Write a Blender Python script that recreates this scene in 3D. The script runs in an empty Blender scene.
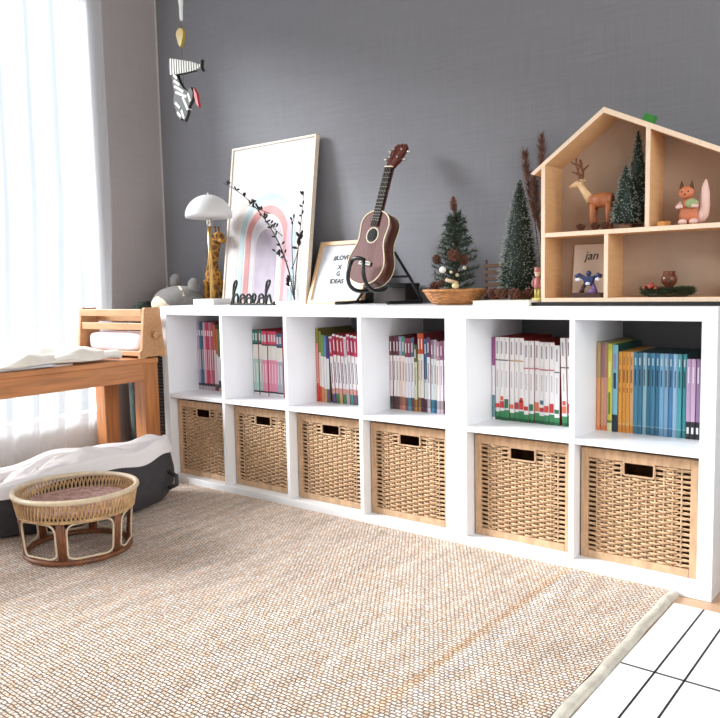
import bpy, math, random
from mathutils import Vector, Matrix, Euler
random.seed(7)
scn = bpy.context.scene
COL = scn.collection
PI = math.pi
S = math.sin; C = math.cos

# ------------------------------------------------------------------ materials
def lin(c):
    r = []
    for v in c[:3]:
        v = v / 255.0
        r.append(v / 12.92 if v <= 0.04045 else ((v + 0.055) / 1.055) ** 2.4)
    return tuple(r)

def newmat(name):
    m = bpy.data.materials.new(name); m.use_nodes = True
    nt = m.node_tree
    b = nt.nodes['Principled BSDF']
    return m, nt, b

def M(name, rgb, rough=.6, var=0.0, vs=20, bump=0.0, bs=120, metal=0.0, st=(1, 1, 1), spec=.5, rgb2=None, sheen=0, det=3):
    m, nt, b = newmat(name)
    N = nt.nodes; L = nt.links
    c = lin(rgb)
    b.inputs['Base Color'].default_value = (*c, 1)
    b.inputs['Roughness'].default_value = rough
    b.inputs['Metallic'].default_value = metal
    b.inputs['Specular IOR Level'].default_value = spec
    if sheen: b.inputs['Sheen Weight'].default_value = sheen
    if var or rgb2 or bump:
        tc = N.new('ShaderNodeTexCoord'); mp = N.new('ShaderNodeMapping')
        mp.inputs['Scale'].default_value = st
        L.new(tc.outputs['Object'], mp.inputs['Vector'])
    if var or rgb2:
        nz = N.new('ShaderNodeTexNoise'); nz.inputs['Scale'].default_value = vs; nz.inputs['Detail'].default_value = det
        L.new(mp.outputs[0], nz.inputs['Vector'])
        rp = N.new('ShaderNodeValToRGB')
        if rgb2: a, d = lin(rgb), lin(rgb2)
        else: a = tuple(v * (1 - var) for v in c); d = tuple(min(1, v * (1 + var)) for v in c)
        rp.color_ramp.elements[0].color = (*a, 1); rp.color_ramp.elements[0].position = .32
        rp.color_ramp.elements[1].color = (*d, 1); rp.color_ramp.elements[1].position = .68
        L.new(nz.outputs['Fac'], rp.inputs['Fac']); L.new(rp.outputs[0], b.inputs['Base Color'])
    if bump:
        n2 = N.new('ShaderNodeTexNoise'); n2.inputs['Scale'].default_value = bs; n2.inputs['Detail'].default_value = 4
        L.new(mp.outputs[0], n2.inputs['Vector'])
        bp = N.new('ShaderNodeBump'); bp.inputs['Strength'].default_value = bump; bp.inputs['Distance'].default_value = .004
        L.new(n2.outputs['Fac'], bp.inputs['Height']); L.new(bp.outputs[0], b.inputs['Normal'])
    return m

_cm = {}
def flat(rgb, rough=.55):
    k = (tuple(rgb), rough)
    if k not in _cm: _cm[k] = M('print_%d_%d_%d' % tuple(rgb), rgb, rough)
    return _cm[k]

white_lac = M('white_lacquer', (240, 240, 243), .35)
oak = M('light_wood', (226, 186, 142), .5, .10, 14, .15, 60, st=(1, 1, 9))
birch = M('birch_plywood', (243, 216, 190), .5, .05, 16, .08, 60, st=(9, 1, 1))
pine = M('pine_table', (190, 126, 78), .42, .22, 7, .12, 40, st=(9, .7, 9))
pine_leg = M('pine_leg', (184, 118, 68), .45, .22, 7, .12, 40, st=(9, 9, .7))
crib_wood = M('crib_wood', (198, 148, 104), .45, .12, 9, .04, 50, st=(1, 9, 9))
rattan = M('rattan_strand', (206, 170, 134), .5, .30, 55, .2, 200, rgb2=None, st=(1, 1, 2.2))
rattan_frame = M('rattan_frame', (200, 163, 128), .5, .18, 18, .2, 80, st=(3, 1, 1))
rattan_in = M('rattan_inside', (120, 84, 52), .7, .3, 40, .3, 160)
brass = M('brass', (196, 158, 96), .3, metal=.9)
black_m = M('black_metal', (18, 18, 20), .4)
black_p = M('black_paint', (14, 14, 15), .6)
dark_brown = M('dark_brown_leather', (38, 24, 18), .5, .2, 30)
mahog = M('mahogany', (88, 36, 28), .5, .22, 9, .04, 60, st=(14, 14, 1), spec=.18)
mahog_side = M('mahogany_side', (84, 36, 22), .3, .3, 9, .04, 60, st=(3, 3, 14))
rosewood = M('rosewood', (38, 24, 18), .7, .2, 20, spec=.1)
cream = M('cream', (232, 214, 180), .5)
nickel = M('nickel', (200, 196, 186), .25, metal=.8)

# ------------------------------------------------------------------ mesh builder
class MB:
    def __init__(s): s.v = []; s.f = []; s.m = []; s.sm = []
    def add(s, vs, fs, m=0, smooth=False):
        o = len(s.v); s.v += [tuple(v) for v in vs]
        for f in fs:
            s.f.append(tuple(o + i for i in f)); s.m.append(m); s.sm.append(smooth)
        return s
    def box(s, x0, x1, y0, y1, z0, z1, m=0, M4=None):
        vs = [(x0, y0, z0), (x1, y0, z0), (x1, y1, z0), (x0, y1, z0), (x0, y0, z1), (x1, y0, z1), (x1, y1, z1), (x0, y1, z1)]
        if M4 is not None: vs = [M4 @ Vector(v) for v in vs]
        return s.add(vs, [(0, 3, 2, 1), (4, 5, 6, 7), (0, 1, 5, 4), (1, 2, 6, 5), (2, 3, 7, 6), (3, 0, 4, 7)], m)
    def tube(s, pts, r, n=8, m=0, closed=False, caps=True):
        P = [Vector(p) for p in pts]; k = len(P)
        rr = r if isinstance(r, (list, tuple)) else [r] * k
        vs = []; up = None
        for i in range(k):
            if closed: t = P[(i + 1) % k] - P[i - 1]
            else: t = P[min(i + 1, k - 1)] - P[max(i - 1, 0)]
            if t.length < 1e-9: t = Vector((0, 0, 1))
            t.normalize()
            if up is None:
                up = Vector((0, 0, 1)) if abs(t.z) < .9 else Vector((1, 0, 0))
            u = (up - t * up.dot(t))
            if u.length < 1e-6: u = t.orthogonal()
            u.normalize(); up = u; w = t.cross(u)
            for j in range(n):
                a = 2 * PI * j / n
                vs.append(P[i] + (u * C(a) + w * S(a)) * rr[i])
        fs = []
        for i in range(k if closed else k - 1):
            for j in range(n):
                a = i * n + j; b = i * n + (j + 1) % n; i2 = (i + 1) % k
                fs.append((a, b, i2 * n + (j + 1) % n, i2 * n + j))
        s.add(vs, fs, m, True)
        if not closed and caps:
            o = len(s.v) - len(vs)
            s.f.append(tuple(o + j for j in reversed(range(n)))); s.m.append(m); s.sm.append(False)
            s.f.append(tuple(o + (k - 1) * n + j for j in range(n))); s.m.append(m); s.sm.append(False)
        return s
    def lathe(s, prof, c=(0, 0, 0), n=24, m=0, sx=1, sy=1, M4=None, smooth=True):
        vs = []; fs = []
        for r, z in prof:
            for j in range(n):
                a = 2 * PI * j / n
                vs.append(Vector((c[0] + r * sx * C(a), c[1] + r * sy * S(a), c[2] + z)))
        k = len(prof)
        for i in range(k - 1):
            for j in range(n):
                fs.append((i * n + j, i * n + (j + 1) % n, (i + 1) * n + (j + 1) % n, (i + 1) * n + j))
        if M4 is not None: vs = [M4 @ v for v in vs]
        s.add(vs, fs, m, smooth)
        o = len(s.v) - len(vs)
        if prof[0][0] > 1e-5: s.f.append(tuple(o + j for j in reversed(range(n)))); s.m.append(m); s.sm.append(False)
        if prof[-1][0] > 1e-5: s.f.append(tuple(o + (k - 1) * n + j for j in range(n))); s.m.append(m); s.sm.append(False)
        return s
    def ell(s, c, rx, ry, rz, n=12, k=8, m=0, M4=None, fn=None):
        prof = []
        vs = []; fs = []
        for i in range(k + 1):
            ph = PI * i / k
            for j in range(n):
                a = 2 * PI * j / n
                v = Vector((rx * S(ph) * C(a), ry * S(ph) * S(a), -rz * C(ph)))
                if fn: v = fn(v)
                if M4 is not None: v = M4 @ v
                vs.append(v + Vector(c))
        for i in range(k):
            for j in range(n):
                fs.append((i * n + j, i * n + (j + 1) % n, (i + 1) * n + (j + 1) % n, (i + 1) * n + j))
        return s.add(vs, fs, m, True)
    def prism(s, poly, d0, d1, axis='y', m=0, M4=None, smooth=False, ms=None):
        # poly in the plane; extruded along axis from d0 to d1
        def P(a, b, d):
            if axis == 'y': return Vector((a, d, b))
            if axis == 'x': return Vector((d, a, b))
            return Vector((a, b, d))
        n = len(poly)
        vs = [P(a, b, d0) for a, b in poly] + [P(a, b, d1) for a, b in poly]
        if M4 is not None: vs = [M4 @ v for v in vs]
        s.add(vs, [tuple(range(n)), tuple(reversed(range(n, 2 * n)))], m)
        o = len(s.v) - 2 * n
        for i in range(n):
            j = (i + 1) % n
            s.f.append((o + i, o + n + i, o + n + j, o + j)); s.m.append(m if ms is None else ms); s.sm.append(smooth)
        return s
    def grid(s, nx, ny, fn, m=0, wrapx=False, smooth=True):
        vs = [fn(i / (nx if wrapx else nx - 1), j / (ny - 1)) for j in range(ny) for i in range(nx)]
        fs = []
        for j in range(ny - 1):
            for i in range(nx if wrapx else nx - 1):
                i2 = (i + 1) % nx
                fs.append((j * nx + i, j * nx + i2, (j + 1) * nx + i2, (j + 1) * nx + i))
        return s.add(vs, fs, m, smooth)
    def build(s, name, mats, parent=None, bevel=0, loc=None, rot=None, subd=0, solid=0, fixn=True):
        me = bpy.data.meshes.new(name)
        me.from_pydata([tuple(v) for v in s.v], [], s.f)
        if not isinstance(mats, (list, tuple)): mats = [mats]
        for q in mats: me.materials.append(q)
        me.polygons.foreach_set('material_index', s.m)
        me.polygons.foreach_set('use_smooth', s.sm)
        me.update()
        if fixn:
            import bmesh
            bm = bmesh.new(); bm.from_mesh(me); bmesh.ops.recalc_face_normals(bm, faces=bm.faces); bm.to_mesh(me); bm.free()
        o = bpy.data.objects.new(name, me); COL.objects.link(o)
        if parent: o.parent = parent
        if loc: o.location = loc
        if rot: o.rotation_euler = rot
        if bevel:
            b = o.modifiers.new('bevel', 'BEVEL'); b.width = bevel; b.segments = 2; b.limit_method = 'ANGLE'; b.angle_limit = math.radians(50)
        if solid:
            q = o.modifiers.new('solid', 'SOLIDIFY'); q.thickness = solid; q.offset = 0
        if subd:
            q = o.modifiers.new('sub', 'SUBSURF'); q.levels = subd; q.render_levels = subd
        return o

def tag(o, label=None, cat=None, group=None, kind=None):
    if label: o['label'] = label
    if cat: o['category'] = cat
    if group: o['group'] = group
    if kind: o['kind'] = kind
    return o
def thing(name, label, cat, loc=(0, 0, 0), rz=0, group=None):
    o = bpy.data.objects.new(name, None); COL.objects.link(o)
    o.location = loc; o.rotation_euler = (0, 0, rz); o.empty_display_size = .05
    return tag(o, label, cat, group)
def copy_tree(o, parent=None):
    c = o.copy(); COL.objects.link(c); c.parent = parent
    for ch in [q for q in bpy.data.objects if q.parent == o]: copy_tree(ch, c)
    return c
def struct(o): o['kind'] = 'structure'; return o
def text_mesh(name, txt, size, mat, parent, loc, rot=(PI / 2, 0, 0), ext=.0006, align='CENTER', shear=0, sx=1, off=0):
    cu = bpy.data.curves.new('t', 'FONT'); cu.body = txt; cu.size = size; cu.extrude = ext; cu.align_x = align; cu.shear = shear; cu.offset = off
    tmp = bpy.data.objects.new('t', cu); COL.objects.link(tmp)
    bpy.context.view_layer.update()
    me = bpy.data.meshes.new_from_object(tmp.evaluated_get(bpy.context.evaluated_depsgraph_get()))
    bpy.data.objects.remove(tmp)
    me.materials.clear(); me.materials.append(mat); me.name = name
    o = bpy.data.objects.new(name, me); COL.objects.link(o); o.parent = parent; o.location = loc; o.rotation_euler = rot; o.scale = (sx, 1, 1)
    return o

# ------------------------------------------------------------------ the room
XL, XR, YB, YF, ZC = -.467, 3.7, .405, -3.5, 2.4
def wallpaper(name, rgb):
    m, nt, b = newmat(name); N = nt.nodes; L = nt.links
    tc = N.new('ShaderNodeTexCoord')
    out = []
    for stv in ((1.2, 1.2, 45), (45, 45, 1.2)):
        mp = N.new('ShaderNodeMapping'); mp.inputs['Scale'].default_value = stv
        nz = N.new('ShaderNodeTexNoise'); nz.inputs['Scale'].default_value = 5; nz.inputs['Detail'].default_value = 4
        L.new(tc.outputs['Object'], mp.inputs[0]); L.new(mp.outputs[0], nz.inputs['Vector']); out.append(nz)
    ad = N.new('ShaderNodeMath'); ad.operation = 'ADD'
    L.new(out[0].outputs['Fac'], ad.inputs[0]); L.new(out[1].outputs['Fac'], ad.inputs[1])
    mr = N.new('ShaderNodeMapRange'); mr.inputs[1].default_value = .6; mr.inputs[2].default_value = 1.4
    L.new(ad.outputs[0], mr.inputs[0])
    mx = N.new('ShaderNodeMix'); mx.data_type = 'RGBA'
    c = lin(rgb)
    mx.inputs[6].default_value = (*[v * .92 for v in c], 1); mx.inputs[7].default_value = (*[v * 1.08 for v in c], 1)
    L.new(mr.outputs[0], mx.inputs[0]); L.new(mx.outputs[2], b.inputs['Base Color'])
    bp = N.new('ShaderNodeBump'); bp.inputs['Strength'].default_value = .25; bp.inputs['Distance'].default_value = .002
    L.new(ad.outputs[0], bp.inputs['Height']); L.new(bp.outputs[0], b.inputs['Normal'])
    b.inputs['Roughness'].default_value = .7; b.inputs['Specular IOR Level'].default_value = .3
    return m
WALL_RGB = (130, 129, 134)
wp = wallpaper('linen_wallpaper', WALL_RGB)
wp2 = wallpaper('linen_wallpaper_side_lit', (168, 159, 159))  # same wallpaper made lighter; the side wall's stronger light is in its colour
wp_white = M('white_paint', (236, 234, 230), .8)
struct(MB().box(XL - .15, XR + .15, YB, YB + .12, 0, ZC).build('wall_back', wp))
# left wall around the tall window
WY0, WY1, WZ0, WZ1 = -2.6, .05, .22, 2.25
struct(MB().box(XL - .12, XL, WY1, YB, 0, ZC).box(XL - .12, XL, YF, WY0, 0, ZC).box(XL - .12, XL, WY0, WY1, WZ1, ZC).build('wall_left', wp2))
struct(MB().box(XL - .12, XL, WY0, WY1, 0, WZ0).build('trim_1', wp_white))
# window frame and panes
wf = MB()
for a, b_ in ((WY0, WY0 + .05), (WY1 - .05, WY1), (-1.44, -1.37)):
    wf.box(XL - .10, XL - .03, a, b_, WZ0, WZ1)
for a, b_ in ((WZ0, WZ0 + .05), (WZ1 - .05, WZ1)):
    wf.box(XL - .10, XL - .03, WY0 + .05, WY1 - .05, a, b_)
wfo = struct(wf.build('window_1', M('window_frame', (238, 240, 244), .4), bevel=.003))
gm = bpy.data.materials.new('window_glass'); gm.use_nodes = True
nt = gm.node_tree; nt.nodes.clear()
o_ = nt.nodes.new('ShaderNodeOutputMaterial'); t_ = nt.nodes.new('ShaderNodeBsdfTransparent'); g_ = nt.nodes.new('ShaderNodeBsdfGlossy'); x_ = nt.nodes.new('ShaderNodeMixShader')
g_.inputs['Roughness'].default_value = .02; x_.inputs[0].default_value = .06; t_.inputs[0].default_value = (.96, .98, .98, 1)
nt.links.new(t_.outputs[0], x_.inputs[1]); nt.links.new(g_.outputs[0], x_.inputs[2]); nt.links.new(x_.outputs[0], o_.inputs[0])
glass = gm
MB().box(XL - .068, XL - .062, WY0 + .05, -1.44, WZ0 + .05, WZ1 - .05).box(XL - .068, XL - .062, -1.37, WY1 - .05, WZ0 + .05, WZ1 - .05).build('pane', gm, wfo)
# front and right walls, behind the camera; unseen window added in the right wall for fill
RY0_, RY1_, FZ0, FZ1 = -2.5, -.5, .6, 2.2
struct(MB().box(XL - .12, XR + .12, YF - .12, YF, 0, ZC).build('wall_front', wp_white))
struct(MB().box(XR, XR + .12, YF, RY0_, 0, ZC).box(XR, XR + .12, RY1_, YB, 0, ZC).box(XR, XR + .12, RY0_, RY1_, 0, FZ0).box(XR, XR + .12, RY0_, RY1_, FZ1, ZC).build('wall_right', wp_white))
w2 = MB().box(XR + .03, XR + .1, RY0_, RY0_ + .05, FZ0, FZ1).box(XR + .03, XR + .1, RY1_ - .05, RY1_, FZ0, FZ1).box(XR + .03, XR + .1, RY0_ + .05, RY1_ - .05, FZ0, FZ0 + .05).box(XR + .03, XR + .1, RY0_ + .05, RY1_ - .05, FZ1 - .05, FZ1).build('fill_window', M('window_frame_b', (238, 240, 244), .4))
struct(w2)
MB().box(XR + .062, XR + .068, RY0_ + .05, RY1_ - .05, FZ0 + .05, FZ1 - .05).build('pane', gm, w2)
struct(MB().box(XL - .12, XR + .12, YF - .12, YB + .12, ZC, ZC + .1).build('ceiling', wp_white))
# wood floor
fm, nt, b = newmat('floor_wood'); N = nt.nodes; L = nt.links
tc = N.new('ShaderNodeTexCoord'); mp = N.new('ShaderNodeMapping'); mp.inputs['Rotation'].default_value = (0, 0, 0)
L.new(tc.outputs['Object'], mp.inputs[0])
br = N.new('ShaderNodeTexBrick'); br.inputs['Color1'].default_value = (*lin((206, 166, 132)), 1); br.inputs['Color2'].default_value = (*lin((190, 148, 112)), 1)
br.inputs['Mortar'].default_value = (*lin((120, 86, 60)), 1); br.inputs['Scale'].default_value = 1; br.inputs['Brick Width'].default_value = 1.2
br.inputs['Row Height'].default_value = .12; br.inputs['Mortar Size'].default_value = .0015
L.new(mp.outputs[0], br.inputs['Vector']); L.new(br.outputs['Color'], b.inputs['Base Color']); b.inputs['Roughness'].default_value = .35
struct(MB().box(XL - .12, XR + .12, YF - .12, YB + .12, -.1, 0).build('floor', fm))
struct(MB().box(XL, XL + .006, YB - .006, YB, .0, ZC).build('trim_2', M('corner_bead', (196, 190, 186), .5)))
struct(MB().box(2.24, XR, YB - .012, YB, 0, .08).build('baseboard_back', M('baseboard', (150, 118, 90), .5)))

# ------------------------------------------------------------------ cube shelves
PT = .038; DV = .016; CW = .335; HT = .765; DP = .385
ZM0, ZM1 = .3745, .3905
def shelf_unit(x0, ncol, label):
    W = 2 * PT + ncol * CW + (ncol - 1) * DV
    t = thing('cube_shelf', label, 'shelf', (x0, 0, 0))
    MB().box(0, W, 0, DP, HT - PT, HT).build('top_panel', white_lac, t, bevel=.0015)
    MB().box(0, W, 0, DP, 0, PT).build('bottom_panel', white_lac, t, bevel=.0015)
    for a in (0, W - PT): MB().box(a, a + PT, 0, DP, PT, HT - PT).build('side_panel', white_lac, t, bevel=.001)
    xs = []
    x = PT
    for i in range(ncol):
        xs.append(x0 + x)
        MB().box(x, x + CW, 0.001, DP, ZM0, ZM1).build('shelf_board', white_lac, t, bevel=.0008)
        x += CW
        if i < ncol - 1:
            MB().box(x, x + DV, 0, DP, PT, HT - PT).build('divider', white_lac, t, bevel=.0008)
            x += DV
    return xs
cells = shelf_unit(0, 4, 'long white cube shelf, four columns wide, carrying the lamp, framed art and ukulele')
cells += shelf_unit(1.4645, 2, 'shorter white cube shelf, two columns wide, on the right under the wooden dollhouse')

# ------------------------------------------------------------------ rattan baskets
def make_basket():
    W, H, D = .323, .322, .31
    t = thing('rattan_basket', '', 'basket')
    f = MB()
    fw = .022
    f.box(0, fw, 0, .012, 0, H).box(W - fw, W, 0, .012, 0, H).box(fw, W - fw, 0, .012, H - .028, H).box(fw, W - fw, 0, .012, 0, fw)
    f.build('front_frame', rattan_frame, t, bevel=.002)
    w = MB(); z0, z1 = fw, H - .028
    nrow = 38; p = (z1 - z0) / nrow; nr = 12; rp = (W - 2 * fw) / nr
    hx0, hx1, hz0, hz1 = .122, .206, .256, .294
    rnd = random.Random(3)
    for i in range(nrow):
        zc = z0 + (i + .5) * p; ph = i % 2
        segs = [(fw, W - fw)]
        if hz0 - .002 < zc < hz1 + .002: segs = [(fw, hx0 - .002), (hx1 + .002, W - fw)]
        for (a, b_) in segs:
            k = max(4, int((b_ - a) / rp * 4)); pts = []; rr = []
            for q in range(k + 1):
                x = a + (b_ - a) * q / k; u = (x - fw) / rp
                slot = 1.0 if (u < 1.15 or u > nr - 1.5) else 0.0
                if len(segs) == 2 and (hx0 - .028 < x < hx1 + .028): slot = 1.0
                y = .006 + .0046 * C(PI * (u + ph)) * (1 - .7 * slot)
                dz = (1 if ph == 0 else -1) * .0018 * slot + rnd.uniform(-.0006, .0006)
                pts.append((x, y, zc + dz)); rr.append(.0034 - .0011 * slot)
            w.tube(pts, rr, 5, 0, caps=False)
    wv = w.build('woven_panel', rattan, t, fixn=False)
    r = MB()
    for j in range(1, nr):
        x = fw + j * rp
        if hx0 - .003 < x < hx1 + .003: r.tube([(x, .006, z0), (x, .006, hz0)], .0026, 6)
        else: r.tube([(x, .006, z0), (x, .006, z1)], .0026, 6)
    r.build('rib', rattan, wv)
    h = MB(); rad = .006; pts = []
    for cx, cz, a0 in ((hx1 - rad, hz1 - rad, 0), (hx0 + rad, hz1 - rad, 90), (hx0 + rad, hz0 + rad, 180), (hx1 - rad, hz0 + rad, 270)):
        for q in range(5):
            a = math.radians(a0 + q * 22.5); pts.append((cx + rad * C(a), .003, cz + rad * S(a)))
    h.tube(pts, .0034, 8, closed=True).build('handle_rim', rattan_frame, t)
    s = MB()
    s.box(0, .008, .0125, D, 0, H - .004).box(W - .008, W, .0125, D, 0, H - .004).box(.008, W - .008, D - .008, D, 0, H - .004).box(.008, W - .008, .0125, D - .008, 0, .008)
    s.build('basket_body', rattan_in, t)
    rim = MB().tube([(.006, .02, H - .004), (.006, D - .006, H - .004), (W - .006, D - .006, H - .004), (W - .006, .02, H - .004)], .006, 8)
    rim.build('rim', rattan_frame, t)
    return t
blab = ['rattan basket with cut-out handle in the leftmost lower cubby, beside the pet bed',
        'rattan basket in the second lower cubby, under the green and pink books',
        'rattan basket in the third lower cubby, under the leaning magenta-topped books',
        'pinkish rattan basket in the fourth lower cubby, last one of the long shelf',
        'rattan basket in the left lower cubby of the shorter shelf, under the white picture books',
        'rattan basket in the rightmost lower cubby, under the blue and orange books']
bproto = make_basket()
for i, cx in enumerate(cells):
    o = bproto if i == 0 else copy_tree(bproto)
    o.location = (cx + .004, .038 + .003 * ((i * 2) % 3), PT)
    tag(o, blab[i], 'basket', 'rattan baskets in the lower cubbies')

# ------------------------------------------------------------------ books
page_m = M('book_pages', (236, 228, 212), .8, .06, 300, st=(1, 1, 0.02))
def book(x0, w, h, d, bands, label, group, y0=.16, marks=(), lean=0.0, side=None, name='picture_book'):
    """bands: [(z_top_fraction, rgb)...] from the foot of the spine upwards"""
    t = thing(name, label, 'book', (x0, y0, ZM1), 0, group)
    if lean: t.rotation_euler = (0, lean, 0)
    cols = [q[1] for q in bands]; mats = [flat(c, .4) for c in cols]
    mk = {}
    for q in marks:
        if tuple(q[3]) not in mk: mk[tuple(q[3])] = len(mats); mats.append(flat(q[3], .4))
    side_rgb = side or cols[-1]
    ms = len(mats); mats.append(flat(side_rgb, .4))
    b = MB(); z = 0; cv = .0018
    for i, (f, c) in enumerate(bands):
        z2 = h * f
        # slightly rounded spine
        n = 4; vs = []
        for k in range(n + 1):
            u = k / n; x = w * u; y = .0022 * (2 * u - 1) ** 2
            vs += [(x, y, z), (x, y, z2)]
        b.add(vs, [(2 * k, 2 * k + 2, 2 * k + 3, 2 * k + 1) for k in range(n)], i, True)
        z = z2
    b.add([(0, .0022, 0), (w, .0022, 0), (w, .004, 0), (0, .004, 0), (0, .0022, h), (w, .0022, h), (w, .004, h), (0, .004, h)], [(0, 3, 2, 1), (4, 5, 6, 7), (3, 7, 6, 2)], ms)
    b.box(0, cv, .0022, d, 0, h, ms).box(w - cv, w, .0022, d, 0, h, ms)
    for (za, zb, wf_, c) in marks:
        xm = w / 2; hw = w * wf_ / 2
        b.box(xm - hw, xm + hw, -.0004, .0006, h * za, h * zb, mk[tuple(c)])
    b.build('cover', mats, t, fixn=False)
    MB().box(cv, w - cv, .004, d - .004, .003, h - .003).build('pages', page_m, t)
    return t
ORD = ['first', 'second', 'third', 'fourth', 'fifth', 'sixth', 'seventh', 'eighth', 'ninth', 'tenth', 'eleventh', 'twelfth', 'thirteenth', 'fourteenth', 'fifteenth', 'sixteenth', 'seventeenth', 'eighteenth', 'nineteenth', 'twentieth', 'twenty-first', 'twenty-second', 'twenty-third', 'twenty-fourth', 'twenty-fifth']
rb = random.Random(11)
W_ = (240, 238, 238); BK = (40, 38, 44)
def fill(cell, specs, where, group, h0, d0=.21, y0=.16):
    x = cells[cell] + .0015
    for i, s in enumerate(specs):
        w, hf, bands, desc = s[:4]; ex = s[4] if len(s) > 4 else {}
        book(x, w, h0 * hf, ex.get('d', d0), bands, '%s, %s from left %s' % (desc, ORD[i], where), group, y0=y0 + ex.get('dy', rb.uniform(-.002, .003)), marks=ex.get('marks', ()), lean=ex.get('lean', 0), side=ex.get('side'))
        x += w + .0006 + ex.get('gap', 0)
# cubby 1
teal = (70, 122, 140); pk = (206, 78, 110); lpk = (226, 170, 190); rd = (190, 90, 80)
c1 = []
for col, d in (((196, 170, 200), 'thin lavender-spined book'), (teal, 'teal-spined book'), ((58, 104, 124), 'dark teal-spined book'), (lpk, 'pale pink-spined book'), (pk, 'rose pink-spined book'), ((196, 60, 92), 'deep pink-spined book'), ((206, 130, 150), 'dusty pink-spined book'), ((188, 92, 96), 'brick pink-spined book')):
    c1.append((.0128, 1 - .006 * len(c1) * .2, [(.06, (190, 176, 182)), (.10, BK), (1, col)], d, {'marks': [(.80, .88, .5, (236, 226, 230)), (.3, .6, .25, (230, 216, 220))]}))
c1.append((.0128, .99, [(.1, (120, 90, 90)), (.6, (220, 200, 210)), (.97, (206, 110, 70)), (1, (60, 30, 24))], 'orange-topped pale book'))
c1.append((.0128, .97, [(.1, (90, 80, 90)), (.55, (232, 226, 236)), (.93, (200, 100, 70)), (1, (50, 30, 24))], 'white and rust-topped book'))
c1.append((.014, .97, [(.05, (230, 170, 130)), (.16, (70, 80, 100)), (.52, (226, 226, 234)), (.93, (98, 120, 74)), (1, (50, 34, 28))], 'green-topped white book'))
fill(0, c1, 'in the leftmost upper cubby', 'books in the leftmost upper cubby', .300)
# cubby 2
c2 = []
def c2b(top, low, nm): return (.0165, 1, [(.05, W_), (.075, BK), (.56, low), (.60, (238, 232, 230)), (.78, (238, 236, 226)), (.80, BK), (1, top)], nm, {'marks': [(.84, .95, .5, (220, 220, 220)), (.2, .5, .16, (250, 240, 240))]})
for k in range(3): c2.append(c2b((44, 128, 110), (180, 210, 200), 'green-topped white series book'))
for k in range(5): c2.append(c2b((226, 74, 110), (238, 150, 178), 'pink-topped white series book'))
for k in range(2): c2.append(c2b((70, 100, 140), (176, 178, 190), 'blue-topped white series book'))
for k, s in enumerate(c2): s[4]['side'] = (170, 60, 70); 
c2 = [(w, 1 - (.0 if i < 3 else .02 if i < 8 else .05), b, n, e) for i, (w, _, b, n, e) in enumerate(c2)]
fill(1, c2, 'in the second upper cubby', 'books in the second upper cubby', .272)
# cubby 3
c3 = [(.012, 1.06, [(.25, (216, 70, 66)), (.8, (236, 140, 130)), (1, (150, 140, 60))], 'coral book with olive top'),
      (.012, 1.02, [(.22, (226, 90, 60)), (.7, (244, 226, 220)), (1, (140, 150, 70))], 'white book with orange foot and olive top'),
      (.013, .97, [(.22, (230, 140, 90)), (.68, (244, 240, 236)), (1, (110, 158, 90))], 'white book with green top'),
      (.012, .96, [(.2, (206, 170, 120)), (.68, (244, 240, 244)), (1, (110, 150, 190))], 'white book with light blue top'),
      (.013, .955, [(.2, (110, 90, 130)), (.66, (240, 238, 244)), (1, (70, 56, 130))], 'white book with violet top')]
for i, (w, h, b, n) in enumerate(list(c3)): c3[i] = (w, h, b, n, {'side': (120, 110, 60), 'gap': .015 if i == 4 else 0})
tops = [(196, 56, 90), (176, 40, 84), (190, 60, 60), (200, 50, 96), (214, 190, 200), (196, 60, 100), (170, 44, 90), (206, 70, 96), (180, 44, 80)]
for k, tcol in enumerate(tops):
    ft = [(94, 74, 130), (60, 130, 96), (210, 170, 120), (80, 140, 100), (196, 180, 190), (60, 150, 130), (120, 84, 110), (40, 130, 120), (60, 120, 90)][k]
    c3.append((.0152, .95 + .012 * ((k * 3) % 4), [(.14, ft), (.22, (216, 160, 150)), (.70, (244, 240, 242)), (.97, tcol), (1, W_)], ('pale grey-topped white picture book' if k == 4 else 'magenta-topped white picture book'), {'side': (190, 60, 70), 'lean': -.055 - .005 * (k % 2), 'marks': [(.76, .92, .3, (236, 220, 228)), (.3, .6, .2, (120, 110, 130))], 'gap': .0012}))
fill(2, c3, 'in the third upper cubby', 'books in the third upper cubby', .268)
# cubby 4
c4 = []
sp = [((96, 52, 66), (236, 226, 226), (70, 84, 76), 'maroon-edged white book'), ((96, 52, 66), (240, 232, 230), (110, 60, 70), 'maroon-topped white book'), ((110, 56, 70), (240, 232, 230), (96, 80, 76), 'maroon-topped white book'),
      ((150, 160, 200), (244, 214, 206), (200, 120, 110), 'peach book with periwinkle top'), ((70, 150, 120), (246, 236, 226), (214, 160, 110), 'cream book with green top'),
      ((150, 70, 100), (240, 236, 244), (150, 100, 110), 'white book with plum top'), ((140, 60, 90), (240, 236, 246), (90, 170, 200), 'white book with plum top and blue foot'), ((70, 110, 140), (236, 236, 244), (130, 90, 80), 'white book with steel blue top'),
      ((90, 104, 60), (214, 220, 190), (196, 140, 70), 'short olive and cream book'), ((216, 96, 60), (244, 236, 210), (200, 150, 90), 'tall cream book with orange top'), ((206, 84, 50), (236, 236, 236), (96, 60, 90), 'white book with orange-red top'),
      ((50, 110, 150), (232, 240, 240), (110, 70, 80), 'white book with blue top half'), ((120, 60, 110), (244, 244, 250), (226, 226, 236), 'white book with purple top'), ((150, 120, 150), (226, 240, 244), (80, 160, 200), 'white book with bright blue foot'),
      ((200, 190, 196), (244, 240, 236), (60, 110, 150), 'grey-topped white book'), ((196, 150, 170), (244, 236, 236), (220, 200, 210), 'pink-topped white book'), ((150, 100, 130), (240, 230, 236), (206, 190, 200), 'mauve-topped white book'), ((206, 200, 206), (240, 236, 240), (150, 110, 120), 'plain white book with grey top')]
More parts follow.
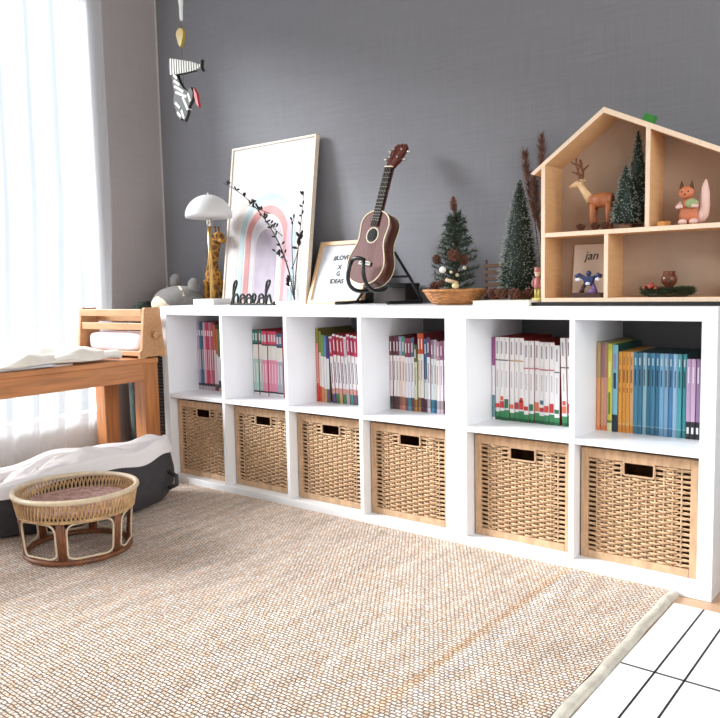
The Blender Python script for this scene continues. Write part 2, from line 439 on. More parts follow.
for k, (tp, md, ft, n) in enumerate(sp):
    hf = [1, 1, 1, 1, 1, .98, .98, .99, .90, 1.05, 1.05, .98, 1.0, .97, .97, .95, .96, .96][k]
    cut = .45 if k == 11 else .74
    c4.append((.0127, hf, [(.06, ft), (.18, tuple(int(v * .8) for v in ft)), (cut, md), (1, tp)], n, {'marks': [(.8, .93, .3, (236, 230, 236)), (.4, .66, .18, (150, 120, 130))], 'side': (120, 50, 50), 'lean': 0}))
fill(3, c4, 'in the fourth upper cubby', 'books in the fourth upper cubby', .262)
# cubby 5
c5 = [(.011, .985, [(.03, W_), (.3, (110, 150, 160)), (.66, (236, 236, 240)), (1, (150, 84, 140))], 'white book with purple top', {'side': (160, 40, 60)})]
for k in range(15):
    g = 0 if k < 3 else 1 if k < 6 else 2 if k < 9 else 3 if k < 12 else 4
    hf = [.99, .985, .955, .945, .915][g] if k < 13 else 1.0
    tc_ = [(226, 96, 70), (222, 80, 60), (226, 130, 70), (70, 110, 130), (222, 84, 70)][g]
    fig = [(220, 70, 60), (206, 60, 56), (60, 120, 90), (226, 120, 80), (190, 60, 70)][k % 5]
    band = [(90, 90, 90), (196, 150, 80), (206, 90, 110), (196, 60, 90), (60, 60, 66)][g]
    if k < 13: nm = ['white picture book with grey band', 'white picture book with yellow band', 'shorter white picture book with rose band', 'shorter white picture book with red band', 'lowest white picture book with black band'][g]
    else: nm = 'white and grey taller picture book'
    zb_ = .72 if k < 6 else .66
    marks = [(zb_, zb_ + .012, .9, band), (.80, .95, .28, (170, 166, 176)), (.40, .6, .22, (206, 200, 206)), (.15, .15 + .05 + .03 * (k % 3), .8, fig)]
    if k % 4 == 1: marks.append((.24, .29, .6, tc_))
    c5.append((.0166, hf, [(.04, (30, 96, 62)), (.10 + .015 * (k % 3), (60, 140, 90)), (1, (244, 241, 241))], nm, {'marks': marks, 'side': (150, 36, 34), 'lean': (-.03 if k >= 13 else 0), 'gap': (.009 if k == 12 else 0)}))
fill(4, c5, 'in the cubby second from right', 'books in the left upper cubby of the short shelf', .273)
# cubby 6
og = (226, 158, 66)
c6 = [(.011, 1.0, [(.06, (226, 130, 70)), (.6, (230, 150, 90)), (.97, (190, 150, 96)), (1, (170, 150, 110))], 'orange book with tan top', {}),
      (.011, 1.0, [(.06, (206, 120, 90)), (.6, (206, 150, 110)), (.97, (150, 110, 120)), (1, (130, 110, 110))], 'brown-pink book with mauve top', {}),
      (.011, 1.0, [(.06, (226, 130, 90)), (.6, (222, 160, 150)), (.97, (190, 140, 110)), (1, (150, 130, 100))], 'salmon book with tan top', {}),
      (.013, .985, [(.10, (214, 214, 160)), (.13, (110, 130, 40)), (.93, (212, 200, 74)), (1, (190, 190, 80))], 'yellow-green book', {'dy': -.006, 'marks': [(.2, .45, .4, (90, 120, 50)), (.62, .8, .3, (236, 230, 170))]}),
      (.016, .975, [(.2, (40, 48, 70)), (1, (130, 186, 200))], 'light blue book with navy foot', {'dy': -.004, 'marks': [(.72, .9, .4, (150, 140, 190)), (.5, .68, .45, (30, 50, 90))], 'side': (40, 90, 84)})]
for k in range(4): c6.append((.0105, .90, [(.09, (214, 140, 60)), (.12, (226, 180, 110)), (1, og if k < 3 else (226, 176, 130))], 'mustard orange series book' if k < 3 else 'peach series book', {'marks': [(.62, .78, .35, (150, 100, 50)), (.84, .94, .3, (180, 130, 70)), (.5, .56, .4, (190, 120, 50))]}))
blues = [(74, 138, 168), (70, 128, 160), (150, 196, 214), (60, 120, 150), (74, 140, 176), (70, 134, 172), (130, 186, 220), (140, 180, 214), (80, 140, 190), (160, 200, 230), (80, 166, 176), (60, 150, 160)]
bn = ['steel blue series book', 'steel blue series book', 'pale blue series book', 'deep blue series book', 'steel blue series book', 'steel blue series book', 'light blue series book', 'periwinkle blue series book', 'steel blue series book', 'pale blue series book', 'turquoise series book', 'teal series book']
for k in range(12): c6.append((.0116, .895, [(.09, tuple(int(v * .86) for v in blues[k])), (1, blues[k])], bn[k], {'marks': [(.60, .80, .35, tuple(int(v * .6) for v in blues[k])), (.85, .94, .3, (200, 220, 226)), (.1, .104, .9, (200, 216, 220))], 'side': (60, 90, 96)}))
for k in range(3): c6.append((.0115, .85, [(.22, BK), (1, [(190, 160, 196), (206, 170, 200), (150, 120, 160)][k])], 'lilac book with black foot', {'marks': [(.07, .15, .5, (236, 236, 236)), (.7, .9, .25, (236, 226, 240))], 'side': (60, 40, 50)}))
fill(5, c6, 'in the rightmost upper cubby', 'books in the rightmost upper cubby', .264)

ZT = HT
# ------------------------------------------------------------------ table lamp
t = thing('table_lamp', 'white mushroom-shaped table lamp with a brass stem at the left end of the shelf', 'lamp', (.105, .20, ZT), .15)
wl = M('lamp_white', (216, 214, 214), .4)
MB().box(-.058, .058, -.058, .058, 0, .026).build('base', wl, t, bevel=.003)
MB().tube([(0, 0, .026), (0, 0, .385)], .0085, 14).build('stem', brass, t)
MB().tube([(0, 0, .34), (0, 0, .392)], .0125, 14).build('lamp_socket', nickel, t)
sh = MB(); prof = [(.101, .378)]
for q in range(1, 15):
    a = PI / 2 * q / 14; prof.append((.102 * C(a), .380 + .096 * S(a)))
prof2 = [(max(r - .003, 0), z - .003) for r, z in reversed(prof)]
sh.lathe(prof[:-1] + [(0.0001, .476)], n=40).lathe([(.0001, .473)] + prof2[1:], n=40)
shd = sh.build('lamp_shade', wl, t)
MB().tube([(0, 0, .474), (0, 0, .485)], [.005, .004], 12).build('finial', nickel, shd)
MB().lathe([(.001, .39), (.05, .392), (.09, .386), (.09, .384), (.001, .384)], n=30).build('diffuser', M('lamp_ring', (120, 120, 124), .4), shd)
MB().tube([(.0 + .07 * C(a), .07 + .03 * S(a), .004) for a in [0.1 * k for k in range(4)]] + [(.09, .11, .003), (.12, .15, .003), (.10, .18, .003)], .0028, 6).build('cord', wl, t)

# ------------------------------------------------------------------ giraffe toy
t = thing('toy_giraffe', 'mustard yellow spotted giraffe toy standing behind the white lamp', 'toy', (.014, .293, ZT), -.15)
gy, gnt, gb = newmat('giraffe_plush'); tcn = gnt.nodes.new('ShaderNodeTexCoord'); vo = gnt.nodes.new('ShaderNodeTexVoronoi'); vo.feature = 'DISTANCE_TO_EDGE'; vo.inputs['Scale'].default_value = 38
rp = gnt.nodes.new('ShaderNodeValToRGB'); rp.color_ramp.elements[0].color = (*lin((164, 116, 42)), 1); rp.color_ramp.elements[1].color = (*lin((104, 66, 30)), 1)
rp.color_ramp.elements[0].position = .10; rp.color_ramp.elements[1].position = .16
gnt.links.new(tcn.outputs['Object'], vo.inputs['Vector']); gnt.links.new(vo.outputs['Distance'], rp.inputs[0]); gnt.links.new(rp.outputs[0], gb.inputs['Base Color']); gb.inputs['Roughness'].default_value = .9
g = MB()
g.ell((0, 0, .125), .05, .034, .042, 14, 10)
g.tube([(-.012, 0, .12), (-.002, 0, .19), (.020, 0, .25), (.040, 0, .292)], [.030, .025, .022, .021], 12)
g.ell((.052, 0, .300), .034, .024, .024, 12, 8); g.ell((.080, 0, .284), .022, .016, .016, 12, 8)
g.build('body', gy, t)
for sx in (-.032, .032):
    for sy in (-.018, .018): MB().tube([(sx, sy, .11), (sx, sy, .004)], [.016, .012], 10).build('leg', gy, t)
for sy in (-1, 1):
    MB().ell((.034, sy * .028, .308), .008, .014, .006, 8, 6).build('ear', gy, t)
    hn = MB().tube([(.044, sy * .009, .318), (.041, sy * .010, .340)], .0035, 6); hn.ell((.041, sy * .010, .343), .0055, .0055, .0055, 8, 6); hn.build('horn', M('giraffe_brown', (110, 70, 34), .9), t)
    MB().ell((.066, sy * .021, .304), .0035, .003, .003, 8, 6).build('eye', black_p, t)

# ------------------------------------------------------------------ rainbow print
ANG = math.atan2(.095, .69)
t = thing('framed_print', 'large framed pastel rainbow print leaning on the wall behind the black branches', 'picture', (.084, .275, ZT)); t.rotation_euler = (-ANG, 0, 0)
FW, FH = .505, .70
fr = MB().box(0, .010, -.001, .022, 0, FH).box(FW - .010, FW, -.001, .022, 0, FH).box(.010, FW - .010, -.001, .022, 0, .010).box(.010, FW - .010, -.001, .022, FH - .010, FH)
fr.build('frame', M('pale_oak_frame', (222, 204, 184), .5, .08, 20, st=(1, 1, 8)), t, bevel=.001)
paper = M('print_paper', (198, 190, 190), .55, .02, 6)
pr = MB().box(.010, FW - .010, .003, .018, .010, FH - .010, 0)
def arch(mb, cx, z0, zc, r0, r1, m, y, vz=1.15, x1=FW - .010):
    n = 22; A = []; B = []
    for q in range(n + 1):
        a = PI - PI * q / n
        A.append((cx + r1 * C(a), zc + r1 * vz * S(a))); B.append((cx + r0 * C(a), zc + r0 * vz * S(a)))
    A = [(cx - r1, z0)] + A + [(cx + r1, z0)]; B = [(cx - r0, z0)] + B + [(cx + r0, z0)]
    vs = []
    for (a, b_) in zip(A, B): vs += [(min(a[0], x1), y, a[1]), (min(b_[0], x1), y, b_[1])]
    mb.add(vs, [(2 * k, 2 * k + 1, 2 * k + 3, 2 * k + 2) for k in range(len(A) - 1)], m)
pmats = [paper]
bandsP = [(.205, .176, (194, 184, 178)), (.168, .140, (166, 184, 188)), (.130, .098, (190, 128, 126)), (.092, .068, (194, 184, 192)), (.062, .0, (164, 150, 164))]
for k, (r1, r0, c) in enumerate(bandsP):
    pmats.append(M('watercolour_%d' % k, c, .6, .10, 14))
    arch(pr, .255, .012, .30 - .012 * k, r0, r1, len(pmats) - 1, .0022)
pmats.append(M('watercolour_pink', (196, 160, 172), .6, .08, 14))
pr.add([(.372, .0018, .012), (.404, .0018, .012), (.404, .0018, .36), (.372, .0018, .36)], [(0, 1, 2, 3)], len(pmats) - 1)
pr.build('print', pmats, t, fixn=False)

# ------------------------------------------------------------------ black branches in a glass vase
t = thing('branch_vase', 'small clear glass vase with bare black budded branches before the rainbow print', 'vase', (.655, .14, ZT))
vg, vnt, vb = newmat('clear_glass'); vb.inputs['Transmission Weight'].default_value = 1; vb.inputs['Roughness'].default_value = .02; vb.inputs['IOR'].default_value = 1.2
vp = [(.026, 0), (.030, .02), (.029, .06), (.020, .085), (.015, .10), (.018, .115)]
MB().lathe(vp + [(r - .0025, max(z, .004)) for r, z in reversed(vp)], n=24).build('vase_body', glass, t)
twig = M('black_twig', (24, 22, 24), .8)
def bez(P, n=14):
    P = [Vector(p) for p in P]; out = []
    for i in range(n + 1):
        u = i / n
        Q = P
        while len(Q) > 1: Q = [Q[k].lerp(Q[k + 1], u) for k in range(len(Q) - 1)]
        out.append(Q[0])
    return out
rt = random.Random(5)
def branch(pts, r, nb, leaf=.009, start=.35):
    P = bez(pts); m_ = MB(); k = len(P)
    m_.tube(P, [r * (1 - .7 * i / k) for i in range(k)], 6)
    br_ = m_.build('branch', twig, t)
    l = MB()
    for q in range(nb):
        u = start + (1 - start) * (q + .5) / nb; p = P[min(k - 1, int(u * (k - 1)))].lerp(P[min(k - 1, int(u * (k - 1)) + 1)], .5)
        a = rt.uniform(0, 6.28); el = rt.uniform(.2, 1.2)
        d = Vector((C(a) * C(el), S(a) * C(el) * .6, S(el)))
        e = p + d * rt.uniform(.008, .022)
        l = MB(); l.tube([p, e], .0009, 4)
        R4 = d.to_track_quat('Z', 'Y').to_matrix().to_4x4()
        l.ell(e, leaf * .45, leaf * .45, leaf, 6, 5, M4=R4)
        l.build('bud', twig, br_)
branch([(0.0, 0, .02), (-.02, 0, .16), (-.07, .0, .28), (-.20, .01, .43), (-.385, .0, .505)], .0034, 26, start=.3)
branch([(-.055, 0, .27), (-.11, .01, .30), (-.19, .02, .36)], .0018, 9)
branch([(-.12, 0, .36), (-.17, .0, .38), (-.23, -.01, .40)], .0018, 8)
branch([(0.0, 0, .02), (.01, 0, .15), (.035, 0, .24), (.065, .0, .43)], .0028, 7, start=.75)
branch([(0.0, 0, .04), (-.005, 0, .2), (-.01, .0, .30), (.01, .0, .33)], .002, 3, start=.8)
branch([(-.01, 0, .14), (.02, 0, .18), (.032, 0, .23), (.038, 0, .26)], .002, 9, leaf=.013, start=.6)
branch([(.0, 0, .03), (-.03, 0, .07), (-.02, 0, .11)], .002, 7, leaf=.011, start=.5)
branch([(-.03, 0, .17), (-.07, .0, .18), (-.09, .0, .21)], .0016, 8, start=.4)

# ------------------------------------------------------------------ black word sign
t = thing('word_sign', 'black cursive lettering ornament standing at the foot of the rainbow print', 'sign', (.330, .11, ZT))
def stroke(name, pts, r=.0042):
    MB().tube(bez_multi(pts), r, 7).build(name, black_p, t)
def bez_multi(pts, n=6):   # catmull-rom through points (x,z)
    P = [Vector((a, 0.0, b)) for a, b in pts]; out = []
    for i in range(len(P) - 1):
        p0 = P[max(i - 1, 0)]; p1 = P[i]; p2 = P[i + 1]; p3 = P[min(i + 2, len(P) - 1)]
        for q in range(n):
            u = q / n
            out.append(.5 * ((2 * p1) + (p2 - p0) * u + (2 * p0 - 5 * p1 + 4 * p2 - p3) * u * u + (3 * p1 - p0 - 3 * p2 + p3) * u ** 3))
    out.append(P[-1]); return out
stroke('letter', [(-.002, .006), (.016, .05), (.034, .088), (.030, .100), (.018, .085), (.012, .05), (.010, .006), (.014, .03), (.028, .045), (.038, .038), (.038, .008), (.048, .006)], .0048)
for k in range(4):
    x = .050 + .036 * k
    if k in (0, 1, 3): stroke('letter', [(x, .012), (x + .004, .036), (x + .018, .044), (x + .030, .030), (x + .026, .008), (x + .010, .005), (x + .002, .018), (x + .012, .03), (x + .036, .024)], .0046)
    else: stroke('letter', [(x, .008), (x + .006, .044), (x + .02, .036), (x + .010, .008), (x + .024, .006), (x + .036, .02)], .0046)
stroke('letter', [(.192, .008), (.202, .05), (.222, .085), (.222, .097), (.208, .090), (.200, .05), (.200, .006), (.206, .03), (.220, .040), (.226, .02), (.232, .006), (.246, .012)], .0048)
MB().box(-.006, .248, -.006, .006, 0, .006).build('base_bar', black_p, t, bevel=.001)

# ------------------------------------------------------------------ letter board
t = thing('letter_board', 'square light wood framed letter board leaning on the wall behind the ukulele', 'sign', (.600, .275, ZT)); A2 = math.atan2(.095, .25); t.rotation_euler = (-A2, 0, 0)
LW, LH = .275, .268
MB().box(0, .016, -.004, .02, 0, LH).box(LW - .016, LW, -.004, .02, 0, LH).box(.016, LW - .016, -.004, .02, 0, .016).box(.016, LW - .016, -.004, .02, LH - .016, LH).build('frame', oak, t, bevel=.0015)
felt = M('white_felt', (220, 220, 226), .9, bump=.3, bs=10, st=(1, 1, 60))
pn = MB().box(.016, LW - .016, .004, .016, .016, LH - .016)
pn.build('panel', felt, t)
for q, (s_, z_) in enumerate((('#LOVE', .188), ('X', .148), ('G', .120), ('IDEAS', .088))):
    text_mesh('lettering', s_, .027, black_p, t, (LW * .46, .0036, z_), align='CENTER', off=.0012)

# ------------------------------------------------------------------ ukulele and its stand
base = Vector((.975, .150, .840)); topv = Vector((1.052, .285, 1.372))
ax = (topv - base).normalized()
nrm = Vector((-.12, -1, 0)); nrm = (nrm - ax * nrm.dot(ax)).normalized()   # towards the room
lat = nrm.cross(ax).normalized() * -1
if lat.x < 0: lat = -lat
ULEN = (topv - base).length
t = thing('ukulele', 'mahogany ukulele standing upright in a black folding stand', 'ukulele', base)
R4 = Matrix((( lat.x, nrm.x, ax.x, 0), (lat.y, nrm.y, ax.y, 0), (lat.z, nrm.z, ax.z, 0), (0, 0, 0, 1)))
# local u-frame: x lateral, y forward normal, z along the neck
def uw(z):    # half width of the body outline
    L_ = .278; z = z * .262 / L_; L_ = .262
    if z <= 0 or z >= L_: return 0
    pts = [(0, 0), (.006, .040), (.02, .064), (.045, .083), (.075, .089), (.105, .080), (.135, .064), (.155, .059), (.175, .060), (.2, .066), (.222, .066), (.24, .056), (.252, .040), (.259, .022), (.262, 0)]
    for (a, wa), (b_, wb) in zip(pts, pts[1:]):
        if a <= z <= b_:
            return (wa + (wb - wa) * (z - a) / (b_ - a)) * 1.05
L_ = .278
zs = [L_ * (1 - C(PI * q / 36)) / 2 for q in range(37)]
# smooth widths
ws = [uw(z) for z in zs]
for it in range(2): ws = [ws[0]] + [(ws[i - 1] + 2 * ws[i] + ws[i + 1]) / 4 for i in range(1, 36)] + [ws[-1]]
outl = [(-w, z) for w, z in zip(ws, zs)] + [(w, z) for w, z in zip(reversed(ws[1:-1]), reversed(zs[1:-1]))]
body = MB(); n_ = len(outl)
DB = .058
vs = [R4 @ Vector((x, 0, z)) for x, z in outl] + [R4 @ Vector((x, -DB, z)) for x, z in outl]
body.add(vs, [tuple(range(n_))], 0); body.f.append(tuple(range(2 * n_ - 1, n_ - 1, -1))); body.m.append(0); body.sm.append(False)
for i in range(n_):
    j = (i + 1) % n_; body.f.append((i, j, n_ + j, n_ + i)); body.m.append(1); body.sm.append(True)
bd = body.build('body', [mahog, mahog_side], t)
MB().tube([R4 @ Vector((x * 1.004, .0004, z)) for x, z in outl], .0024, 6, closed=True).build('binding', cream, t)
MB().tube([R4 @ Vector((x * 1.0, -DB, z)) for x, z in outl], .0018, 6, closed=True).build('back_binding', cream, t)
def disc(mb, z, r0, r1, y, m=0, n=30):
    vs = []
    for q in range(n):
        a = 2 * PI * q / n
        vs += [R4 @ Vector((r1 * C(a), y, z + r1 * S(a))), R4 @ Vector((r0 * C(a), y, z + r0 * S(a)))]
    mb.add(vs, [(2 * q, 2 * q + 1, 2 * ((q + 1) % n) + 1, 2 * ((q + 1) % n)) for q in range(n)], m)
ub = MB(); disc(ub, .184, .0001, .0255, .0006); ub.build('sound_hole', M('soundhole_dark', (10, 8, 8), .9), t, fixn=False)
ub = MB(); disc(ub, .184, .0258, .0305, .0009); ub.build('rosette', M('rosette', (176, 160, 128), .5), t, fixn=False)
ub = MB().box(-.030, .030, 0, .006, .070, .084, M4=R4).box(-.024, .024, .006, .009, .078, .080, M4=R4); ub.build('bridge', M('bridge_wood', (84, 56, 44), .4), t, bevel=.0008)
MB().box(-.022, .022, .0005, .0085, .082, .0855, M4=R4).build('saddle', cream, t)
nk = MB(); nk.prism([(-.018, -.002), (.018, -.002), (.014, -.014), (0, -.019), (-.014, -.014)], L_ - .02, ULEN - .115, 'z', M4=R4)
nk.build('neck', mahog_side, t)
fb = MB().box(-.0185, .0185, -.001, .0045, .218, ULEN - .115, M4=R4); fbo = fb.build('fretboard', rosewood, t)
fz = []; zn = ULEN - .115; sl = zn - .08
for k in range(1, 15):
    z_ = .08 + sl / 2 ** (k / 12.0)
    if z_ > .222: MB().box(-.0178, .0178, .0045, .0056, z_ - .0007, z_ + .0007, M4=R4).build('fret', M('fret_metal', (120, 116, 108), .5), fbo)
MB().box(-.0185, .0185, .0, .007, zn, zn + .004, M4=R4).build('nut', cream, t)
hs = MB().prism([(-.018, zn + .004), (.018, zn + .004), (.022, zn + .02), (.030, zn + .032), (.031, zn + .095), (.020, zn + .110), (.008, zn + .106), (0, zn + .113), (-.008, zn + .106), (-.020, zn + .110), (-.031, zn + .095), (-.030, zn + .032), (-.022, zn + .02)], .001, -.013, 'y', M4=R4)
hso = hs.build('headstock', mahog, t, bevel=.001)
HB = Matrix.Translation(R4 @ Vector((0, 0, zn))) @ R4 @ Matrix.Rotation(math.radians(20), 4, 'X') @ R4.inverted() @ Matrix.Translation(-(R4 @ Vector((0, 0, zn))))
hso.matrix_local = HB
for k in range(4):
    sx = -1 if k % 2 else 1; z_ = zn + (.042 if k < 2 else .078)
    p = MB().tube([R4 @ Vector((sx * .019, 0, z_)), R4 @ Vector((sx * .019, .012, z_))], .003, 8)
    p.tube([R4 @ Vector((sx * .028, -.006, z_)), R4 @ Vector((sx * .040, -.006, z_))], .0022, 6)
    p.ell(R4 @ Vector((sx * .046, -.006, z_)), .008, .006, .007, 8, 6)
    p.build('tuning_peg', nickel, t).matrix_local = HB
for k in range(4):
    x = -.0115 + .0077 * k
    MB().tube([R4 @ Vector((x * 1.2, .0095, .080)), R4 @ Vector((x, .0075, zn + .004)), HB @ (R4 @ Vector(((.019 if k > 1 else -.019), .006, zn + (.042 if k in (0, 3) else .078))))], .0005, 4).build('string', M('nylon_string', (150, 146, 138), .5), t)

t = thing('ukulele_stand', 'black folding A-frame instrument stand holding the ukulele', 'stand', (1.02, .20, ZT))
st_ = MB()
for sx, fx in ((-1, -.150), (1, .148)):
    st_.tube([(sx * .014, .085, .19), (fx * .62, .075, .09), (fx, .06, .010)], .0055, 8)
    MB().tube([(fx - .02 * sx, .10, .008), (fx, .06, .008), (fx - sx * .05, -.06, .008), (fx - sx * .03, -.105, .008)], .0065, 8).build('foot_bar', black_m, t)
st_.tube([(-.09, .075, .10), (.09, .075, .10)], .004, 8)
st_.tube([(0, .085, .19), (0, .088, .27)], .007, 8)
st_.build('frame', black_m, t)
for sx in (-1, 1):
    MB().tube(bez([(-.025 + sx * .02, .05, .060), (-.025 + sx * .035, .0, .046), (-.026 + sx * .045, -.09, .030), (-.026 + sx * .042, -.125, .085), (-.022 + sx * .026, -.090, .165)], 12), .0075, 10).build('support_arm', black_m, t)
MB().tube(bez([(-.050, -.091, .160), (-.022, -.10, .176), (.006, -.091, .160)], 8), .0075, 10).build('yoke', black_m, t)

t = thing('storage_box', 'small dark brown box behind the feet of the ukulele stand', 'box', (.995, .345, ZT))
MB().box(-.075, .075, -.045, .045, 0, .062).build('body', dark_brown, t, bevel=.004)
MB().box(-.078, .078, -.048, .048, .062, .076).build('lid', black_p, t, bevel=.003)

# ------------------------------------------------------------------ helpers for greenery
def needle(mb, p, d, r, m=0, n=3):
    d = Vector(d); L3 = d.length; q = d.normalized(); u = q.orthogonal().normalized(); w = q.cross(u)
    vs = [Vector(p) + (u * C(2 * PI * k / n) + w * S(2 * PI * k / n)) * r for k in range(n)] + [Vector(p) + d]
    mb.add(vs, [(k, (k + 1) % n, n) for k in range(n)], m)
cone_m = M('pine_cone', (92, 52, 36), .8, .35, 60)
def pinecone(mb, c, r, h, m=0, rnd=random.Random(9)):
    mb.ell(c, r * .55, r * .55, h * .5, 8, 6, m)
    for k in range(34):
        u = (k + .5) / 34; a = k * 2.4; z = -h * .45 + h * .9 * u; rr = r * S(PI * (.15 + .8 * u)) ** .7
        p = Vector(c) + Vector((C(a) * rr * .55, S(a) * rr * .55, z))
        d = Vector((C(a), S(a), .5)) * rr * .6
        needle(mb, p, d, r * .22, m, 4)

# ------------------------------------------------------------------ small decorated tree in its basket
t = thing('wicker_bowl', 'shallow round wicker bowl carrying the small decorated fir tree', 'basket', (1.350, .19, ZT))
wk = M('wicker_brown', (176, 118, 66), .6, .3, 60, .3, 140)
b_ = MB()
for k in range(9):
    z = .004 + k * .0052; r = .066 + .036 * (k / 8.0) ** .6
    b_.tube([((r + .0016 * S(14 * a + k * PI)) * C(a), (r + .0016 * S(14 * a + k * PI)) * S(a), z) for a in [2 * PI * q / 60 for q in range(60)]], .0034, 6, closed=True)
b_.build('woven_side', wk, t); MB().lathe([(.001, .002), (.068, .002), (.068, .006), (.001, .006)], n=30).build('bottom', wk, t)
MB().tube([(.105 * C(a), .105 * S(a), .048) for a in [2 * PI * q / 40 for q in range(40)]], .0048, 8, closed=True).build('rim', wk, t)

fir = M('fir_green', (44, 60, 40), .7, .3, 50)
t = thing('fir_tree', 'small artificial fir tree with cones and a white bauble, tip drooping', 'christmas tree', (1.352, .19, ZT + .008))
MB().tube([(0, 0, 0), (.004, 0, .12), (-.002, 0, .25), (.006, 0, .325)], [.008, .006, .004, .003], 8).build('trunk', M('fir_trunk', (80, 56, 40), .8), t)
rf = random.Random(21); fo = MB()
for k in range(64):
    u = k / 63; z = .035 + .25 * u; L3 = .066 * (1 - u) ** .6 + .018; a = k * 2.4
    L3 *= rf.uniform(.75, 1.15)
    e = Vector((C(a) * L3, S(a) * L3, z + L3 * rf.uniform(.15, .55))); s0 = Vector((0, 0, z))
    fo.tube([s0, e], .0014, 4)
    for q in range(44):
        v = .10 + .90 * q / 44; p = s0.lerp(e, v); dd = (e - s0).normalized()
        rx = Vector((rf.uniform(-1, 1), rf.uniform(-1, 1), rf.uniform(-1, 1))); rx = (rx - dd * rx.dot(dd)).normalized()
        needle(fo, p, (dd * .7 + rx) * rf.uniform(.012, .019), .0014)
for q in range(90):
    z = .25 + .07 * rf.random(); a = rf.uniform(0, 6.28); needle(fo, (0, 0, z), (C(a) * .014, S(a) * .014, .008), .0011)
fo.build('foliage', fir, t, fixn=False)
for c, r, h in (((-.045, -.045, .145), .017, .034), ((.030, -.060, .155), .022, .044), ((.050, -.03, .140), .018, .036), ((-.048, -.055, .052), .020, .038), ((-.01, -.075, .062), .014, .026), ((-.004, -.002, .328), .014, .052)):
    pc = MB(); pinecone(pc, c, r, h); pc.build('pine_cone', cone_m, t, fixn=False)
MB().ell((-.006, -.070, .108), .0115, .0115, .0115, 14, 10).build('bauble', M('bauble_white', (240, 236, 226), .3), t)
for c, r in (((.045, -.062, .09), .006), ((.030, -.075, .10), .005), ((.060, -.04, .113), .006)):
    MB().ell(c, r, r, r, 10, 8).build('berry', M('berry_cream', (210, 196, 160), .4), t)
MB().tube([(.015, -.085, .075), (.055, -.075, .064)], .006, 8).build('wooden_stick', M('stick_wood', (190, 160, 130), .7), t)
MB().ell((.052, -.085, .055), .012, .012, .010, 10, 8).build('bauble', M('bauble_gold', (206, 190, 140), .4), t)

# ------------------------------------------------------------------ board under things, crate, cones
MB_ = MB().box(1.512, 1.699, .028, .28, ZT, ZT + .016)
tag(MB_.build('painted_board', M('cream_board', (240, 234, 222), .5), bevel=.001), 'flat white board lying on the shelf top left of the dollhouse', 'board')
t = thing('slatted_crate', 'dark brown slatted wooden crate between the fir tree and the frosted tree', 'crate', (1.385, .33, ZT))
sl_ = M('dark_slats', (92, 60, 40), .6, .25, 20)
for k in range(6): MB().box(0, .085, -.004, .004, .012 + .022 * k, .026 + .022 * k).build('slat', sl_, t, bevel=.001)
for x in (0, .079):
    MB().box(x, x + .006, .004, .012, 0, .15).build('post', sl_, t); MB().box(x, x + .006, .012, .055, .0, .012).build('foot', sl_, t)
for k, (x, y) in enumerate(((1.492, .20), (1.515, .155), (1.555, .135), (1.600, .135), (1.640, .16))):
    pc = MB(); zz = ZT + (.016 if x > 1.512 else 0); pinecone(pc, (0, 0, .0175), .022, .034)
    o = pc.build('pine_cone', cone_m, loc=(x, y, zz + .0025), fixn=False)
    tag(o, ['dark pine cone at the left foot of the frosted tree, beside the white board', 'pine cone on the left edge of the white board', 'pine cone in front of the frosted tree, middle of the row', 'pine cone right of the middle before the frosted tree', 'pine cone nearest the small nutcracker figure'][k], 'pine cone', 'pine cones before the frosted tree')

# ------------------------------------------------------------------ frosted bottle brush trees
bgreen = M('brush_green', (38, 54, 44), .75, .3, 80); frost = M('frost_white', (172, 182, 174), .7)
def brush_tree(loc, h, r, label, layers, per, stand=.02, seed=1):
    rnd = random.Random(seed)
    t = thing('brush_tree', label, 'christmas tree', loc)
    MB().lathe([(r * .38, 0), (r * .40, stand * .6), (r * .30, stand), (.001, stand)], n=20).build('stand', M('tree_stand_wood', (120, 82, 54), .7), t)
    MB().tube([(0, 0, stand), (0, 0, h - .004)], .0022, 6).build('wire_trunk', M('wire', (70, 74, 60), .5, metal=.5), t)
    core = MB().lathe([(.001, stand + .004), (r * .62, stand + .012), (r * .55, stand + (h - stand) * .3), (r * .36, stand + (h - stand) * .65), (.0015, h * .98)], n=16)
    fo = MB()
    for i in range(layers):
        u = i / (layers - 1); z = stand + .006 + (h - stand - .008) * u
        R_ = r * (1 - u) ** .68 * (1 - .12 * (1 - min(1, u * 8))) + .004
        for k in range(int(per * (1 - .75 * u)) + 6):
            a = rnd.uniform(0, 2 * PI); rr = R_ * rnd.uniform(.82, 1.06)
            p0 = Vector((C(a) * rr * .3, S(a) * rr * .3, z + rnd.uniform(-.003, .003))); d = Vector((C(a) * rr * .7, S(a) * rr * .7, rnd.uniform(-.002, .008)))
            needle(fo, p0, d, .0011, 0)
            if rnd.random() < .36:
                e = p0 + d; needle(fo, e - d * .16, d * .2, .0015, 1)
    co = core.build('core', bgreen, t)
    fo.build('bristles', [bgreen, frost], t, fixn=False)
    return t
brush_tree((1.578, .215, ZT + .016), .375, .080, 'large frosted bottle-brush tree standing left of the dollhouse', 46, 130, seed=2)

